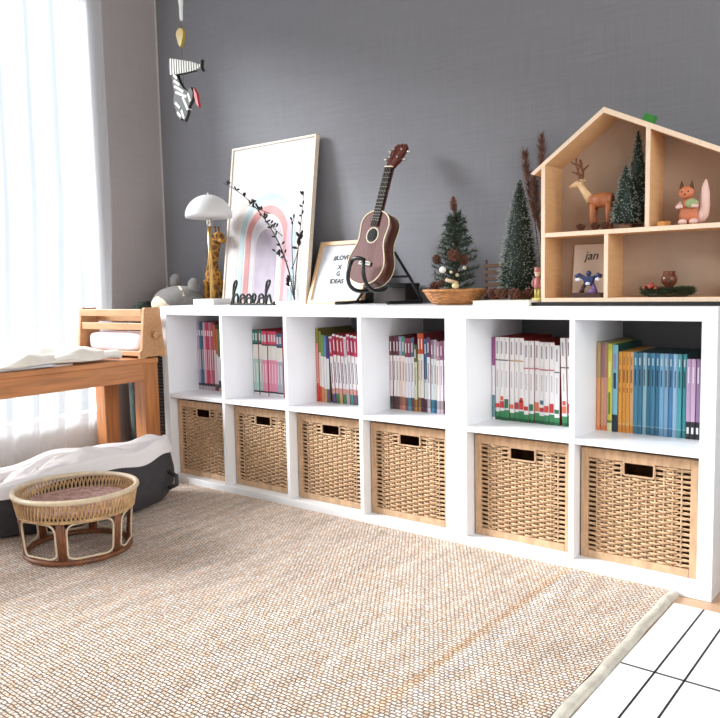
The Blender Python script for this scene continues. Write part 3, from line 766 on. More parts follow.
# dried plumes behind
t = thing('dried_grass', 'brown dried pampas plumes rising behind the frosted tree left of the dollhouse', 'dried flowers', (1.60, .345, ZT))
plm = M('plume_brown', (122, 84, 66), .9, .3, 60)
rp_ = random.Random(4)
for (x0, x1, zt) in ((-.01, -.075, .500), (.0, -.04, .42), (.01, -.015, .545)):
    P = bez([(x0, 0, 0), (x0, 0, zt * .5), (x1, .015, zt * .8), (x1, .012, zt)], 20)
    m_ = MB().tube(P, .0022, 6); st0 = m_.build('stem', plm, t)
    pl = MB()
    for q in range(420):
        u = rp_.uniform(.42, 1); i = min(19, int(u * 20)); p = P[i].lerp(P[i + 1], u * 20 - i)
        a = rp_.uniform(0, 6.28); w_ = .020 * S(PI * (u - .40) / .64) ** .6 + .004
        needle(pl, p, (C(a) * w_, S(a) * w_ * .8, rp_.uniform(.012, .035)), .0013)
    pl.build('plume', plm, st0, fixn=False)
MB().lathe([(.022, 0), (.026, .03), (.018, .07), (.014, .085), (.010, .085), (.013, .07), (.020, .03), (.016, .004), (.001, .004)], n=20).build('vase', M('dark_vase', (60, 46, 40), .5), t)

# nutcracker
t = thing('nutcracker_figure', 'tiny pink and yellow nutcracker figure against the left wall of the dollhouse', 'figurine', (1.686, .115, ZT + .016))
npk = M('figure_pink', (186, 120, 120), .5); nyl = M('figure_yellow', (206, 196, 110), .5); nsk = M('figure_skin', (232, 206, 190), .5)
MB().box(-.013, .013, -.011, .011, 0, .006).build('base', nyl, t, bevel=.001)
for sx in (-.005, .005): MB().tube([(sx, 0, .006), (sx, 0, .036)], .0042, 10).build('leg', nyl, t)
MB().lathe([(.009, .034), (.0105, .045), (.009, .066), (.004, .068)], n=16).build('torso', npk, t)
for sx in (-1, 1): MB().tube([(sx * .010, 0, .064), (sx * .015, -.003, .052), (sx * .012, -.006, .040)], .0028, 8).build('arm', npk, t)
hd = MB().ell((0, 0, .077), .0075, .0075, .009, 12, 8).build('head', nsk, t)
MB().lathe([(.0088, .082), (.0088, .098), (.001, .098)], n=16).build('hat', npk, t)
MB().lathe([(.010, .081), (.010, .084), (.006, .084)], n=16).build('hat_brim', nsk, t)

# ------------------------------------------------------------------ dollhouse
tag(MB().box(1.700, 2.29, .045, .25, ZT, ZT + .010).build('base_board', black_p, bevel=.001), 'thin black board lying under the wooden dollhouse', 'board')
HY0, HY1 = .080, .205
ZH = ZT + .010
t = thing('dollhouse', 'open-fronted light wood dollhouse with a pitched roof on the right-hand shelf', 'dollhouse', (1.714, HY0, ZH))
dpt = HY1 - HY0
MB().box(0, .569, 0, dpt, 0, .012).build('bottom_floor', birch, t, bevel=.001)
# side wall (left) and right wall
wallw = M('birch_shaded', (220, 172, 124), .5, .05, 14, st=(1, 1, 8))  # birch darkened; shade inside the dollhouse is put into its colour
def rz_(x):  # underside of roof at local x
    xa = .186
    return (.374 + (x - (-.023)) * (.149 / .209)) if x <= xa else (.523 - (x - xa) * .4745)
MB().prism([(0, .012), (.012, .012), (.012, rz_(.012)), (0, rz_(0))], 0, dpt, 'y').build('side_wall', wallw, t)
MB().prism([(.557, .012), (.569, .012), (.569, rz_(.569)), (.557, rz_(.557))], 0, dpt, 'y').build('side_wall', wallw, t)
mf = MB().box(.012, .557, 0, dpt - .005, .190, .203).build('middle_floor', birch, t, bevel=.0008)
MB().box(.190, .202, 0, dpt - .005, .012, .190).build('partition', wallw, t, bevel=.0008)
MB().prism([(.302, .203), (.314, .203), (.314, rz_(.314)), (.302, rz_(.302))], 0, dpt - .005, 'y').build('partition', wallw, t)
rt_ = .013
MB().prism([(-.023, rz_(-.023)), (.186, rz_(.186)), (.186, rz_(.186) + rt_ * 1.2), (-.034, rz_(-.034) + rt_)], -.001, dpt, 'y').build('roof_panel', birch, t)
MB().prism([(.186, rz_(.186)), (.600, rz_(.600)), (.604, rz_(.604) + rt_), (.186, rz_(.186) + rt_ * 1.2)], -.001, dpt, 'y').build('roof_panel', birch, t)
MB().prism([(.012, .012), (.557, .012), (.557, rz_(.557)), (.186, rz_(.186)), (.012, rz_(.012))], dpt - .005, dpt, 'y').build('back_panel', M('back_ply_shaded', (180, 154, 134), .6, .04, 12), t)  # back ply tone also carries the shade of the rooms

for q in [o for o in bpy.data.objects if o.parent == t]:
    q.data.materials.clear(); q.data.materials.append(M('back_ply_shaded', (180, 154, 134), .6, .04, 12) if q.name.startswith('back') else wallw); q.data.materials.append(birch)
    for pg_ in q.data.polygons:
        if not q.name.startswith('back'): pg_.material_index = 1 if pg_.normal.y < -.9 else 0  # front edges get pale birch as if lit, other faces the shaded copy
# things in the dollhouse
F0 = ZH + .012; F1 = ZH + .203
t = thing('photo_card', 'pale name card reading jan leaning in the lower left room of the dollhouse', 'card', (1.772, .172, F0)); t.rotation_euler = (-.12, 0, .0)
MB().box(0, .105, 0, .003, 0, .158).build('card', M('card_white', (236, 222, 212), .6), t)
text_mesh('lettering', 'jan', .036, black_p, t, (.054, -.0005, .112), shear=.25)
t = thing('toy_robot', 'navy and white toy robot in front of the name card in the dollhouse', 'toy', (1.846, .118, F0))
nv = M('toy_navy', (40, 52, 96), .4); tw = M('toy_white', (226, 226, 232), .4); tp = M('toy_purple', (110, 84, 140), .5); tdk = M('toy_dark', (62, 34, 32), .6)
MB().box(-.046, .044, -.016, .016, 0, .014).build('base', tdk, t, bevel=.002)
for sx in (-1, 1):
    MB().tube([(sx * .010, 0, .040), (sx * .018, -.004, .026), (sx * .020, -.004, .014)], [.006, .006, .008], 8).build('leg', tp if sx > 0 else tdk, t)
    am = MB().tube([(sx * .013, 0, .056), (sx * .028, -.004, .066), (sx * .038, -.006, .060)], [.006, .006, .0075], 8).build('arm', nv, t)
    MB().ell((sx * .030, -.008, .052), .009, .006, .006, 10, 8).build('hand', tw, t)
MB().prism([(-.010, .034), (.010, .034), (.018, .062), (-.018, .062)], -.009, .009, 'y').build('torso', nv, t, bevel=.002)
MB().ell((0, -.002, .070), .008, .007, .008, 12, 8).build('head', nv, t)
MB().ell((0, -.010, .040), .007, .004, .005, 10, 8).build('belt_badge', tw, t)
MB().ell((.016, -.012, .018), .012, .010, .008, 10, 8).build('pedestal_knob', tp, t)
# wreath with pot
t = thing('needle_wreath', 'flat green needle wreath with red berries in the lower right room of the dollhouse', 'wreath', (2.064, .130, F0))
wr = MB(); rw = random.Random(8)
for k in range(1500):
    a = rw.uniform(0, 2 * PI); rr = rw.uniform(.030, .050); z = rw.uniform(.004, .024)
    b2 = a + rw.uniform(-.6, 1.6); needle(wr, (C(a) * rr * 1.25, S(a) * rr * .75, z), (C(b2) * .020, S(b2) * .012, rw.uniform(-.001, .010)), .0015)
wr.build('needles', M('wreath_green', (52, 66, 40), .7, .3, 60), t, fixn=False)
MB().tube([(.050 * C(a), .030 * S(a), .007) for a in [2 * PI * q / 30 for q in range(30)]], .006, 6, closed=True).build('ring', M('twig_ring', (70, 50, 36), .8), t)
for c, r in (((-.036, -.026, .030), .0095), ((-.056, -.018, .025), .007), ((-.020, -.034, .024), .006)):
    MB().ell(c, r, r, r, 12, 8).build('berry', M('berry_red', (160, 62, 48), .4), t)
t = thing('candle_pot', 'small round brown pot standing in the middle of the needle wreath', 'pot', (2.068, .130, F0))
MB().lathe([(.001, .0), (.012, .0), (.012, .030), (.020, .038), (.022, .050), (.018, .060), (.015, .062), (.017, .070), (.013, .070), (.012, .062), (.001, .06)], n=24).build('pot_body', M('pot_brown', (104, 56, 36), .35, .2, 30), t)
# deer
t = thing('wooden_deer', 'wooden reindeer with branched antlers in the upper left room of the dollhouse', 'figurine', (1.862, .118, F1), 0.0)
dw = M('deer_wood', (168, 98, 56), .5, .25, 30, st=(4, 1, 1)); dl = M('deer_pale', (222, 184, 140), .5)
MB().tube([(-.010, 0, .082), (.02, 0, .086), (.052, 0, .084)], [.020, .022, .019], 14).build('body', dw, t)
MB().tube([(-.010, 0, .085), (-.030, 0, .112), (-.044, 0, .134)], [.014, .010, .009], 10).build('neck', dl, t)
hd = MB().tube([(-.038, 0, .138), (-.055, 0, .137), (-.075, 0, .129)], [.010, .009, .005], 10).build('head', dl, t)
for sy in (-1, 1):
    MB().ell((-.036, sy * .012, .146), .004, .009, .003, 8, 6).build('ear', dl, hd)
    an = MB().tube(bez([(-.044, sy * .004, .145), (-.036, sy * .018, .165), (-.052, sy * .024, .190), (-.050, sy * .014, .208)], 8), .0034, 6)
    for (a0, b0) in (((-.041, sy * .013, .160), (-.062, sy * .016, .172)), ((-.044, sy * .018, .176), (-.028, sy * .022, .192)), ((-.048, sy * .018, .188), (-.066, sy * .014, .200))):
        an.tube([a0, b0], [.003, .0018], 6)
    an.build('antler', M('antler_brown', (112, 62, 36), .6), hd)
for x in (-.002, .044):
    for sy in (-.012, .012): MB().tube([(x, sy, .075), (x - .002, sy, .04), (x + .002, sy, .001)], [.009, .006, .005], 8).build('leg', dw, t)
MB().ell((.071, 0, .092), .006, .005, .008, 8, 6).build('tail', dl, t)
brush_tree((1.972, .152, F1), .268, .042, 'tall frosted brush tree in the dollhouse beside the central partition', 34, 80, .014, seed=5)
brush_tree((1.952, .112, F1), .172, .043, 'short frosted brush tree in the dollhouse in front of the taller one', 26, 80, .012, seed=6)
for k, (x, y) in enumerate(((1.828, .100), (1.872, .097), (1.902, .094))):
    pc = MB(); pinecone(pc, (0, 0, .0105), .014, .020); o = pc.build('pine_cone', cone_m, loc=(x, y, F1 + .0015), fixn=False)
    tag(o, ['small pine cone under the reindeer head, first of the dollhouse cones', 'small pine cone before the legs of the wooden reindeer', 'small pine cone just left of the short brush tree in the dollhouse'][k], 'pine cone', 'pine cones at the reindeer feet')
# squirrel
t = thing('squirrel_figure', 'orange-pink carved squirrel figure holding a leaf in the upper right dollhouse room', 'figurine', (2.118, .125, F1), .0)
so = M('squirrel_orange', (206, 122, 84), .6, .2, 40); sp_ = M('squirrel_pink', (232, 196, 186), .6)
MB().lathe([(.001, 0), (.022, .002), (.026, .025), (.020, .055), (.012, .07), (.001, .074)], n=18, sy=.7).build('body', so, t)
hd = MB().ell((-.006, -.006, .086), .020, .014, .017, 14, 10).build('head', so, t)
for sx in (-1, 1):
    MB().lathe([(.006, 0), (.004, .012), (.0005, .022)], c=(-.006 + sx * .013, -.004, .097), n=10).build('ear', M('squirrel_dark', (96, 60, 36), .6), hd)
    MB().ell((-.006 + sx * .008, -.0185, .088), .0022, .0016, .0022, 8, 6).build('eye', black_p, hd)
MB().ell((-.006, -.019, .081), .0025, .0025, .002, 8, 6).build('nose', black_p, hd)
MB().tube(bez([(.018, .006, .012), (.048, .008, .02), (.034, .006, .08), (.040, .006, .118)], 12), [.008, .012, .014, .015, .014, .013, .013, .012, .012, .011, .009, .006, .002], 12).build('tail', sp_, t)
MB().ell((.012, -.022, .056), .017, .004, .012, 12, 8).build('leaf', M('leaf_green', (150, 164, 116), .6), t)
for sx in (-1, 1):
    MB().tube([(sx * .020, -.006, .060), (sx * .024, -.02, .048), (sx * .012, -.024, .050)], .0055, 8).build('arm', sp_, t)
    MB().ell((sx * .014 + .004, -.022, .008), .012, .012, .008, 10, 8).build('foot', sp_, t)
wbm = M('block_wood', (206, 150, 92), .5, .1, 20)
t_ = MB().box(0, .026, -.010, .010, 0, .014).build('wooden_block', wbm, loc=(2.045, .12, F1), bevel=.001); tag(t_, 'small wooden block lying nearest the dollhouse partition', 'block', 'wooden blocks beside the squirrel')
t_ = MB().box(0, .020, -.008, .008, 0, .012).build('wooden_block', M('block_orange', (212, 140, 70), .5), loc=(2.047, .095, F1), bevel=.001); tag(t_, 'tiny orange block in front of the other block in the dollhouse', 'block', 'wooden blocks beside the squirrel')
gz = ZH + rz_(.286) + .016
gb_ = MB().box(-.015, .015, -.014, .014, 0, .026).build('toy_block', M('toy_green', (58, 140, 58), .5), bevel=.001, loc=(1.992, .165, gz - .000)); gb_.rotation_euler = (0, math.atan(.4745), 0)
tag(gb_, 'green cube block sitting on the roof of the dollhouse', 'block')

# ------------------------------------------------------------------ hanging mobile
t = thing('hanging_mobile', 'hanging wooden mobile with yellow drop, striped whale and striped fish near the corner', 'mobile', (.215, .0, ZC))
ch = M('mobile_cream', (206, 202, 194), .6); chk = M('mobile_black', (26, 24, 24), .6)
def zz(z): return z - ZC
MB().tube([(0, 0, 0), (0, 0, zz(1.52))], .0011, 5).build('string', M('mobile_string', (120, 92, 80), .8), t)
MB().prism([(-.014, zz(2.0)), (.014, zz(2.0)), (.012, zz(1.955)), (.009, zz(1.945)), (.007, zz(1.90)), (.002, zz(1.893)), (-.002, zz(1.90)), (-.003, zz(1.95))], -.005, .005, 'y').build('white_bird', M('mobile_white', (236, 236, 234), .6), t, bevel=.001)
dp_ = MB(); pts = [(-.004 + .024 * C(a) * (1 if S(a) > 0 else 1 + .45 * S(a)), zz(1.845) + (.022 * S(a) if S(a) > 0 else .052 * S(a))) for a in [2 * PI * q / 20 for q in range(20)]]
dp_.prism(pts, -.007, .007, 'y').build('yellow_drop', M('mobile_yellow', (176, 166, 60), .5, rgb2=(170, 130, 36), vs=10), t, bevel=.002)
# whale: black body with cream stripes
wc = MB(); top_ = []; bot_ = []
for q in range(13):
    u = q / 12; x = -.078 + .175 * u
    hw = .030 * (1 - u) ** .55 + .006
    if q == 0: hw = .020
    top_.append((x, zz(1.728) - .030 * u + hw)); bot_.append((x, zz(1.728) - .030 * u - hw * .9))
poly = top_ + [(.104, zz(1.706)), (.122, zz(1.722)), (.116, zz(1.699)), (.124, zz(1.676)), (.104, zz(1.692))] + list(reversed(bot_))
Rw = Matrix.Rotation(0, 4, 'Z')
whale = wc.prism(poly, -.008, .008, 'y').build('whale', chk, t, bevel=.001)
sw = MB()
for q in range(12):
    x = -.070 + .0150 * q; u = (x + .078) / .175; hw = (.030 * (max(0, 1 - u)) ** .55 + .006) * .96
    zc_ = zz(1.728) - .030 * u
    sw.box(x, x + .0085, -.0088, .0088, zc_ - hw * .88, zc_ + hw)
sw.box(.108, .114, -.0088, .0088, zz(1.694), zz(1.706)); sw.build('stripes', ch, whale)
# striped fish: cream body with black stripes and red fin
fz_ = MB(); pts = bez([(-.050, 0, zz(1.706)), (-.062, 0, zz(1.655)), (-.035, 0, zz(1.60)), (-.060, 0, zz(1.56)), (-.02, 0, zz(1.510))], 14)
R1 = [(-.058, 1.706), (-.036, 1.700), (-.018, 1.664), (.004, 1.634), (.030, 1.618), (.052, 1.630), (.064, 1.606), (.058, 1.580), (.036, 1.558), (.024, 1.528), (.006, 1.503), (-.006, 1.520), (-.020, 1.512), (-.040, 1.530), (-.046, 1.560), (-.060, 1.585), (-.050, 1.620), (-.060, 1.660)]
zf = fz_.prism([(x, zz(z)) for x, z in R1], -.008, .008, 'y').build('striped_fish', chk, t, bevel=.001)
sf = MB()
for (a, b_) in (((-.050, 1.694), (-.030, 1.676)), ((-.050, 1.672), (-.016, 1.648)), ((-.048, 1.650), (.006, 1.618)), ((-.042, 1.625), (.024, 1.596)), ((-.046, 1.585), (-.020, 1.560)), ((.000, 1.600), (.030, 1.545)), ((.034, 1.608), (.046, 1.575)), ((-.036, 1.545), (-.014, 1.525)), ((-.01, 1.55), (.004, 1.515))):
    d = Vector((b_[0] - a[0], 0, b_[1] - a[1])); nrm_ = Vector((-d.z, 0, d.x)).normalized() * .0052
    A_ = Vector((a[0], 0, zz(a[1]))); B_ = Vector((b_[0], 0, zz(b_[1])))
    sf.prism([((A_ + nrm_).x, (A_ + nrm_).z), ((B_ + nrm_).x, (B_ + nrm_).z), ((B_ - nrm_).x, (B_ - nrm_).z), ((A_ - nrm_).x, (A_ - nrm_).z)], -.0088, .0088, 'y')
sf.build('stripes', ch, zf)
MB().prism([(.066, zz(1.626)), (.082, zz(1.600)), (.094, zz(1.545)), (.078, zz(1.560)), (.068, zz(1.590))], -.006, .006, 'y').build('fin', M('mobile_red', (176, 40, 44), .5), zf)

# ------------------------------------------------------------------ curtain
cm = bpy.data.materials.new('sheer_curtain'); cm.use_nodes = True; nt = cm.node_tree; nt.nodes.clear()
o_ = nt.nodes.new('ShaderNodeOutputMaterial'); df = nt.nodes.new('ShaderNodeBsdfDiffuse'); tl = nt.nodes.new('ShaderNodeBsdfTranslucent'); tr = nt.nodes.new('ShaderNodeBsdfTransparent')
x1 = nt.nodes.new('ShaderNodeMixShader'); x2 = nt.nodes.new('ShaderNodeMixShader')
df.inputs[0].default_value = (.93, .94, .96, 1); tl.inputs[0].default_value = (.80, .83, .87, 1)
x1.inputs[0].default_value = .5; x2.inputs[0].default_value = .60
nt.links.new(df.outputs[0], x1.inputs[1]); nt.links.new(tl.outputs[0], x1.inputs[2]); nt.links.new(x1.outputs[0], x2.inputs[1]); nt.links.new(tr.outputs[0], x2.inputs[2]); nt.links.new(x2.outputs[0], o_.inputs[0])
rc = random.Random(3); phs = [rc.uniform(0, 6.28) for _ in range(6)]
def curt(u, v):
    z = 2.36 - 2.33 * v
    yr = .065 - .075 * max(0, (v - .5)) * 2 * .9      # free edge drifts at the bottom
    y = -2.5 + (yr + 2.5) * u
    k = u * 2 * PI * 20
    amp = .018 + .014 * S(u * 9 + phs[0]) ** 2
    x = -.430 + .62 * amp * S(k + .7 * S(3 * u * 6 + phs[1])) + .006 * S(2.3 * k + phs[2] + v * 2) + .01 * S(v * 3 + u * 5)
    y += .012 * S(k * 1.0 + 1.2 + v * 1.5)
    x -= .006 * v
    return (x, y, z)
cu_ = MB().grid(520, 26, curt).build('sheer_curtain', cm, fixn=False)
tag(cu_, 'sheer white floor-length curtain hanging across the left window', 'curtain')
tag(MB().tube([(-.43, -2.7, 2.372), (-.43, .2, 2.372)], .011, 10).build('curtain_rod', white_lac), 'white rod the sheer curtain hangs from', 'curtain rod')

# ------------------------------------------------------------------ table by the window
t = thing('wooden_table', 'long low pine table standing under the window at the left', 'table', (0, 0, 0))
TX0, TX1, TY0, TY1 = -.350, .020, -1.55, -.036
TZ = .550
MB().box(TX0, TX1, TY0, TY1, TZ - .022, TZ).build('table_top', pine, t, bevel=.003)
ap = MB().box(TX1 - .028, TX1 - .002, TY0 + .07, TY1 - .074, TZ - .094, TZ - .022); ap.build('apron', pine, t, bevel=.002)
MB().box(TX0 + .004, TX0 + .028, TY0 + .07, TY1 - .074, TZ - .094, TZ - .022).build('apron', pine, t, bevel=.002)
for x in (TX0 + .002, TX1 - .075):
    for y in (TY0 + .002, TY1 - .074): MB().box(x, x + .072, y, y + .072, (.0148 if x > -.2 else 0.0), TZ - .022).build('leg', pine_leg, t, bevel=.003)
MB().box(TX0 + .074, TX1 - .075, TY1 - .030, TY1 - .006, TZ - .094, TZ - .022).build('apron', pine, t, bevel=.002)
kn = M('pine_knot', (84, 42, 20), .5)
# ------------------------------------------------------------------ doll crib
ca = math.radians(5)
t = thing('doll_crib', 'wooden doll crib with slatted rails and round knob at the end of the table', 'doll crib', (.030, -.064, TZ), ca)
# local: x from 0 (near end panel outer face) to -.375, y -.1..+.1
def endp(x):
    pts = [(a * .72, b) for a, b in [(-.100, 0), (-.070, .0), (-.050, .006), (.050, .006), (.070, 0), (.100, 0), (.102, .030), (.084, .040), (.078, .08), (.066, .16), (.060, .200), (.050, .212), (-.050, .212), (-.060, .204), (-.066, .16), (-.078, .08), (-.084, .040), (-.102, .030)]]
    return MB().prism(pts, x - .016, x, 'x')
e1 = endp(0).build('end_panel', crib_wood, t, bevel=.002)
MB().tube([(.0, 0, .095), (.010, 0, .095)], .008, 12).ell((.018, 0, .095), .011, .016, .016, 14, 10).build('knob', crib_wood, e1)
endp(-.408).build('end_panel', crib_wood, t, bevel=.002)
for z in (.176, .118): MB().box(-.408, -.016, -.046, -.034, z, z + .030).build('rail', crib_wood, t, bevel=.002)
MB().box(-.408, -.016, .036, .048, .150, .180).build('rail', crib_wood, t, bevel=.002); MB().box(-.408, -.016, -.058, -.046, .010, .030).build('rail', crib_wood, t, bevel=.002)
MB().box(-.408, -.016, -.046, .050, .012, .022).build('bed_base', crib_wood, t)
bed_white = M('bedding_white', (240, 236, 236), .85, .03, 8, .3, 30)
flor = M('bedding_floral', (240, 234, 236), .85, rgb2=(238, 200, 206), vs=9)
def sup(mb, c, rx, ry, rz, e=.45, n=28, k=14, m=0, fn=None):
    def sp2(v): return math.copysign(abs(v) ** e, v)
    def f(v):
        x = v.x / rx; y = v.y / ry; z = v.z / rz
        ph = math.acos(max(-1, min(1, -z))); a = math.atan2(y, x)
        w = Vector((rx * sp2(S(ph)) * sp2(C(a)), ry * sp2(S(ph)) * sp2(S(a)), -rz * sp2(C(ph)) if abs(z) > 1e-6 else 0))
        return fn(w) if fn else w
    return mb.ell(c, rx, ry, rz, n, k, m, fn=f)
q_ = MB(); sup(q_, (-.206, .004, .066), .180, .046, .043)
q_ = q_.build('doll_mattress', flor, loc=(.030, -.064, TZ), rot=(0, 0, ca)); tag(q_, 'white floral doll mattress lying in the wooden doll crib', 'mattress')

# blanket and magazines on the table
def blanket(u, v):
    x = -.27 + .27 * v; y = -.72 + .50 * u
    h = .020 + .007 * S(u * 15 + v * 5) * S(v * 8 + 1) + .003 * S(u * 29 + 2 * v) + .026 * S(PI * u) * S(PI * v) + .012 * u
    e = min(u, 1 - u, v, 1 - v) * 12
    return (x + .02 * S(u * 11), y + .015 * S(v * 9), TZ + .013 + h * min(1, e) + .0)
bl = MB().grid(60, 40, blanket).build('rumpled_blanket', M('blanket_cream', (238, 230, 220), .9, .05, 12, .3, 60), fixn=False, solid=.004)
tag(bl, 'rumpled cream blanket heaped on the table before the crib', 'blanket')
for k, (x, y, w, l, a, col, lb) in enumerate(((-.30, -1.02, .30, .60, .03, (236, 222, 216), 'pale magazine lying lowest on the table, its edge at the table front'), (-.24, -.95, .23, .46, -.06, (214, 214, 222), 'grey-covered magazine on top of the pale one on the table'))):
    t = thing('magazine', lb, 'magazine', (x, y, TZ + .0055 * k), a, 'magazines on the table')
    MB().box(0, w, 0, l, 0, .0055).build('cover', flat(col), t, bevel=.001)
cl = MB()
def sleeve(u, v):
    a = v * 2 * PI; L3 = u
    c = Vector((-.045 + .035 * u + .012 * S(u * 6), -.48 + .27 * u, TZ + .022 + .006 * S(u * 9)))
    r = .020 + .006 * S(u * 8)
    return c + Vector((C(a) * r * 1.2, 0, S(a) * r * .75))
cl.grid(26, 14, sleeve)
tag(cl.build('doll_shirt', M('cotton_white', (240, 236, 230), .9, .04, 14, .3, 50)), 'crumpled white doll shirt lying along the table front edge beside the crib', 'doll clothes')

# ------------------------------------------------------------------ dark hamper in the corner with plush on top
t = thing('wicker_hamper', 'dark brown wicker hamper in the corner between table and shelf', 'basket', (-.160, .235, 0))
hm = M('dark_wicker', (40, 26, 20), .8, .35, 60, .3, 160, spec=.15)
hb = MB()
def spiral(a, k): 
    e = .5; cx = math.copysign(abs(C(a)) ** e, C(a)); sy = math.copysign(abs(S(a)) ** e, S(a)); w = 1 + .012 * S(16 * a + k * PI); return (cx * .135 * w, sy * .135 * w)
for k in range(46):
    hb.tube([(*spiral(2 * PI * q / 72, k), .008 + k * .0150) for q in range(72)], .0078, 5, closed=True)
hb.build('woven_wall', hm, t)
hr = MB().tube([(*spiral(2 * PI * q / 48, 0), .705) for q in range(48)], .011, 8, closed=True).build('rim', hm, t)
MB().box(-.118, .118, -.118, .118, .690, .702).build('lid', hm, t, bevel=.004)
t = thing('plush_animal', 'grey plush toy with two round ears slumped on the dark hamper by the corner', 'plush toy', (-.165, .235, .716))
pg = M('plush_grey', (112, 107, 104), .95, .12, 60, .5, 300, sheen=.3); pb = M('plush_beige', (226, 206, 180), .95, .05, 60, .4, 300)
MB().ell((.0, .0, .068), .140, .105, .068, 24, 14).build('body', pg, t)
MB().ell((-.02, -.055, .052), .085, .062, .050, 20, 12).build('belly', pb, t)
MB().ell((.055, -.01, .085), .07, .06, .045, 18, 12).build('head', pg, t)
for c in ((-.024, .004, .156), (.104, .004, .134)):
    MB().ell(c, .034, .022, .035, 16, 12).build('ear', pg, t)
MB().tube([(.03, -.02, .128), (.07, -.04, .118), (.105, -.055, .085)], .008, 8).build('seam', pb, t)
MB().ell((-.13, .02, .030), .10, .05, .026, 16, 10).build('arm', pg, t)
gnp = thing('patterned_cushion', 'dark green patterned cushion tucked behind the crib by the window', 'cushion', (-.345, .225, 0))
cg = MB(); sup(cg, (0, 0, .392), .038, .15, .392, .5); cg.build('cushion_cover', M('cushion_dark', (70, 84, 72), .9, rgb2=(40, 42, 46), vs=22), gnp)

# ------------------------------------------------------------------ pet bed
BC = Vector((.045, -.625, .015)); 
t = thing('pet_bed', 'charcoal pet bed with a crumpled white fabric top on the rug at the left', 'pet bed', BC, -.38)
charc = M('charcoal_fabric', (62, 60, 64), .85, .12, 30, .3, 60)
wfab = M('white_fleece', (236, 232, 234), .9, .03, 7, .5, 24)
BA, BB = .265, .50
def rimh(a):   # rim height
    return .180 + .060 * C(a - 1.15) + .006 * S(5 * a)
def sidep(u, v):
    a = 2 * PI * u
    prof = [(.86, 0), (.95, .05), (1.0, .25), (1.01, .5), (.985, .8), (.955, 1.0)]
    q = v * (len(prof) - 1); i = min(len(prof) - 2, int(q)); f = q - i
    s = prof[i][0] * (1 - f) + prof[i + 1][0] * f; h = prof[i][1] * (1 - f) + prof[i + 1][1] * f
    s *= 1 + .008 * S(9 * a + 3 * v) + .006 * S(17 * a + 5 * v)
    return (BA * s * C(a), BB * s * S(a), rimh(a) * h * .965)
sd = MB().grid(120, 22, sidep, wrapx=True); sd.f.append(tuple(range(120))); sd.m.append(0); sd.sm.append(False)
sd.build('side_wall', charc, t)
def topp(u, v):
    a = 2 * PI * u; s = 1 - v
    wob = .008 * S(7 * a) + .006 * S(13 * a + 1)
    if v < .10:
        s = 1.012 - .4 * v; z = rimh(a) * (.80 + 2.5 * v) + wob * .8
    else:
        w = (v - .10) / .90; s = .972 * (1 - w) + .0
        z = rimh(a) * 1.04 * (1 - w) ** .55 * 1.0 + .150 * (1 - (1 - w) ** .55) - .03 * S(PI * min(1, w * 1.6)) 
        z += .8 * wob * (1 - w) + (.013 * S(a * 3 + s * 14) * S(s * 11) + .008 * S(s * 26 + 4 * a) + .006 * S(a * 8 + s * 17) * S(s * 19 + a * 2))* S(PI * min(1, w * 3) / 2) * (1 if w < .95 else 0)
        z += .022 * S(PI * w) * C(a - 2.4)
    return (BA * s * C(a), BB * s * S(a), z)
MB().grid(120, 46, topp, wrapx=True).build('fleece_top', wfab, t, fixn=False)
MB().tube([(.10, .465, .12), (.135, .485, .105), (.15, .48, .075), (.12, .46, .06)], .009, 8).build('strap', charc, t)

# ------------------------------------------------------------------ rattan tray stool
t = thing('rattan_stool', 'low round rattan stool with a woven tray top, in front of the pet bed', 'stool', (.512, -.745, .014), .21)
rs = M('stool_rattan', (196, 160, 118), .4, .25, 40, .1, 120); rdark = M('stool_cane_dark', (128, 78, 50), .45, .3, 30); rpale = M('stool_rim', (216, 196, 168), .4, .12, 40)
HTS = .200
MB().tube([(.186 * C(a), .186 * S(a), HTS) for a in [2 * PI * q / 72 for q in range(72)]], .0085, 10, closed=True).build('rim', rpale, t)
MB().tube([(.158 * C(a), .158 * S(a), .009) for a in [2 * PI * q / 72 for q in range(72)]], .0085, 10, closed=True).build('base_ring', rdark, t)
MB().tube([(.172 * C(a), .172 * S(a), .138) for a in [2 * PI * q / 72 for q in range(72)]], .006, 8, closed=True).build('lower_ring', rs, t)
wv = MB()
for k in range(88):   # diagonal weave of the tray's side, two directions
    a = 2 * PI * k / 88
    for sgn, off in ((1, .0025), (-1, -.0025)):
        pts = [((.173 + .012 * v + off) * C(a + sgn * .085 * v), (.173 + .012 * v + off) * S(a + sgn * .085 * v), .140 + .060 * v) for v in (0, .25, .5, .75, 1)]
        wv.tube(pts, .0028, 5, caps=False)
wv.build('woven_side', rs, t)
tray = M('tray_weave', (196, 160, 150), .5, rgb2=(150, 104, 92), vs=60)
td = MB().lathe([(.001, .150), (.171, .150), (.171, .156), (.001, .156)], n=64); 
tdo = td.build('tray', tray, t)
wv2 = MB()
for k in range(30):
    r = .006 + .00555 * k; wv2.tube([(r * C(a), r * S(a), .1575 + .0015 * S(k * PI + a * 24)) for a in [2 * PI * q / 60 for q in range(60)]], .0030, 5, closed=True)
wv2.build('tray_weave', tray, tdo)
NP = 6
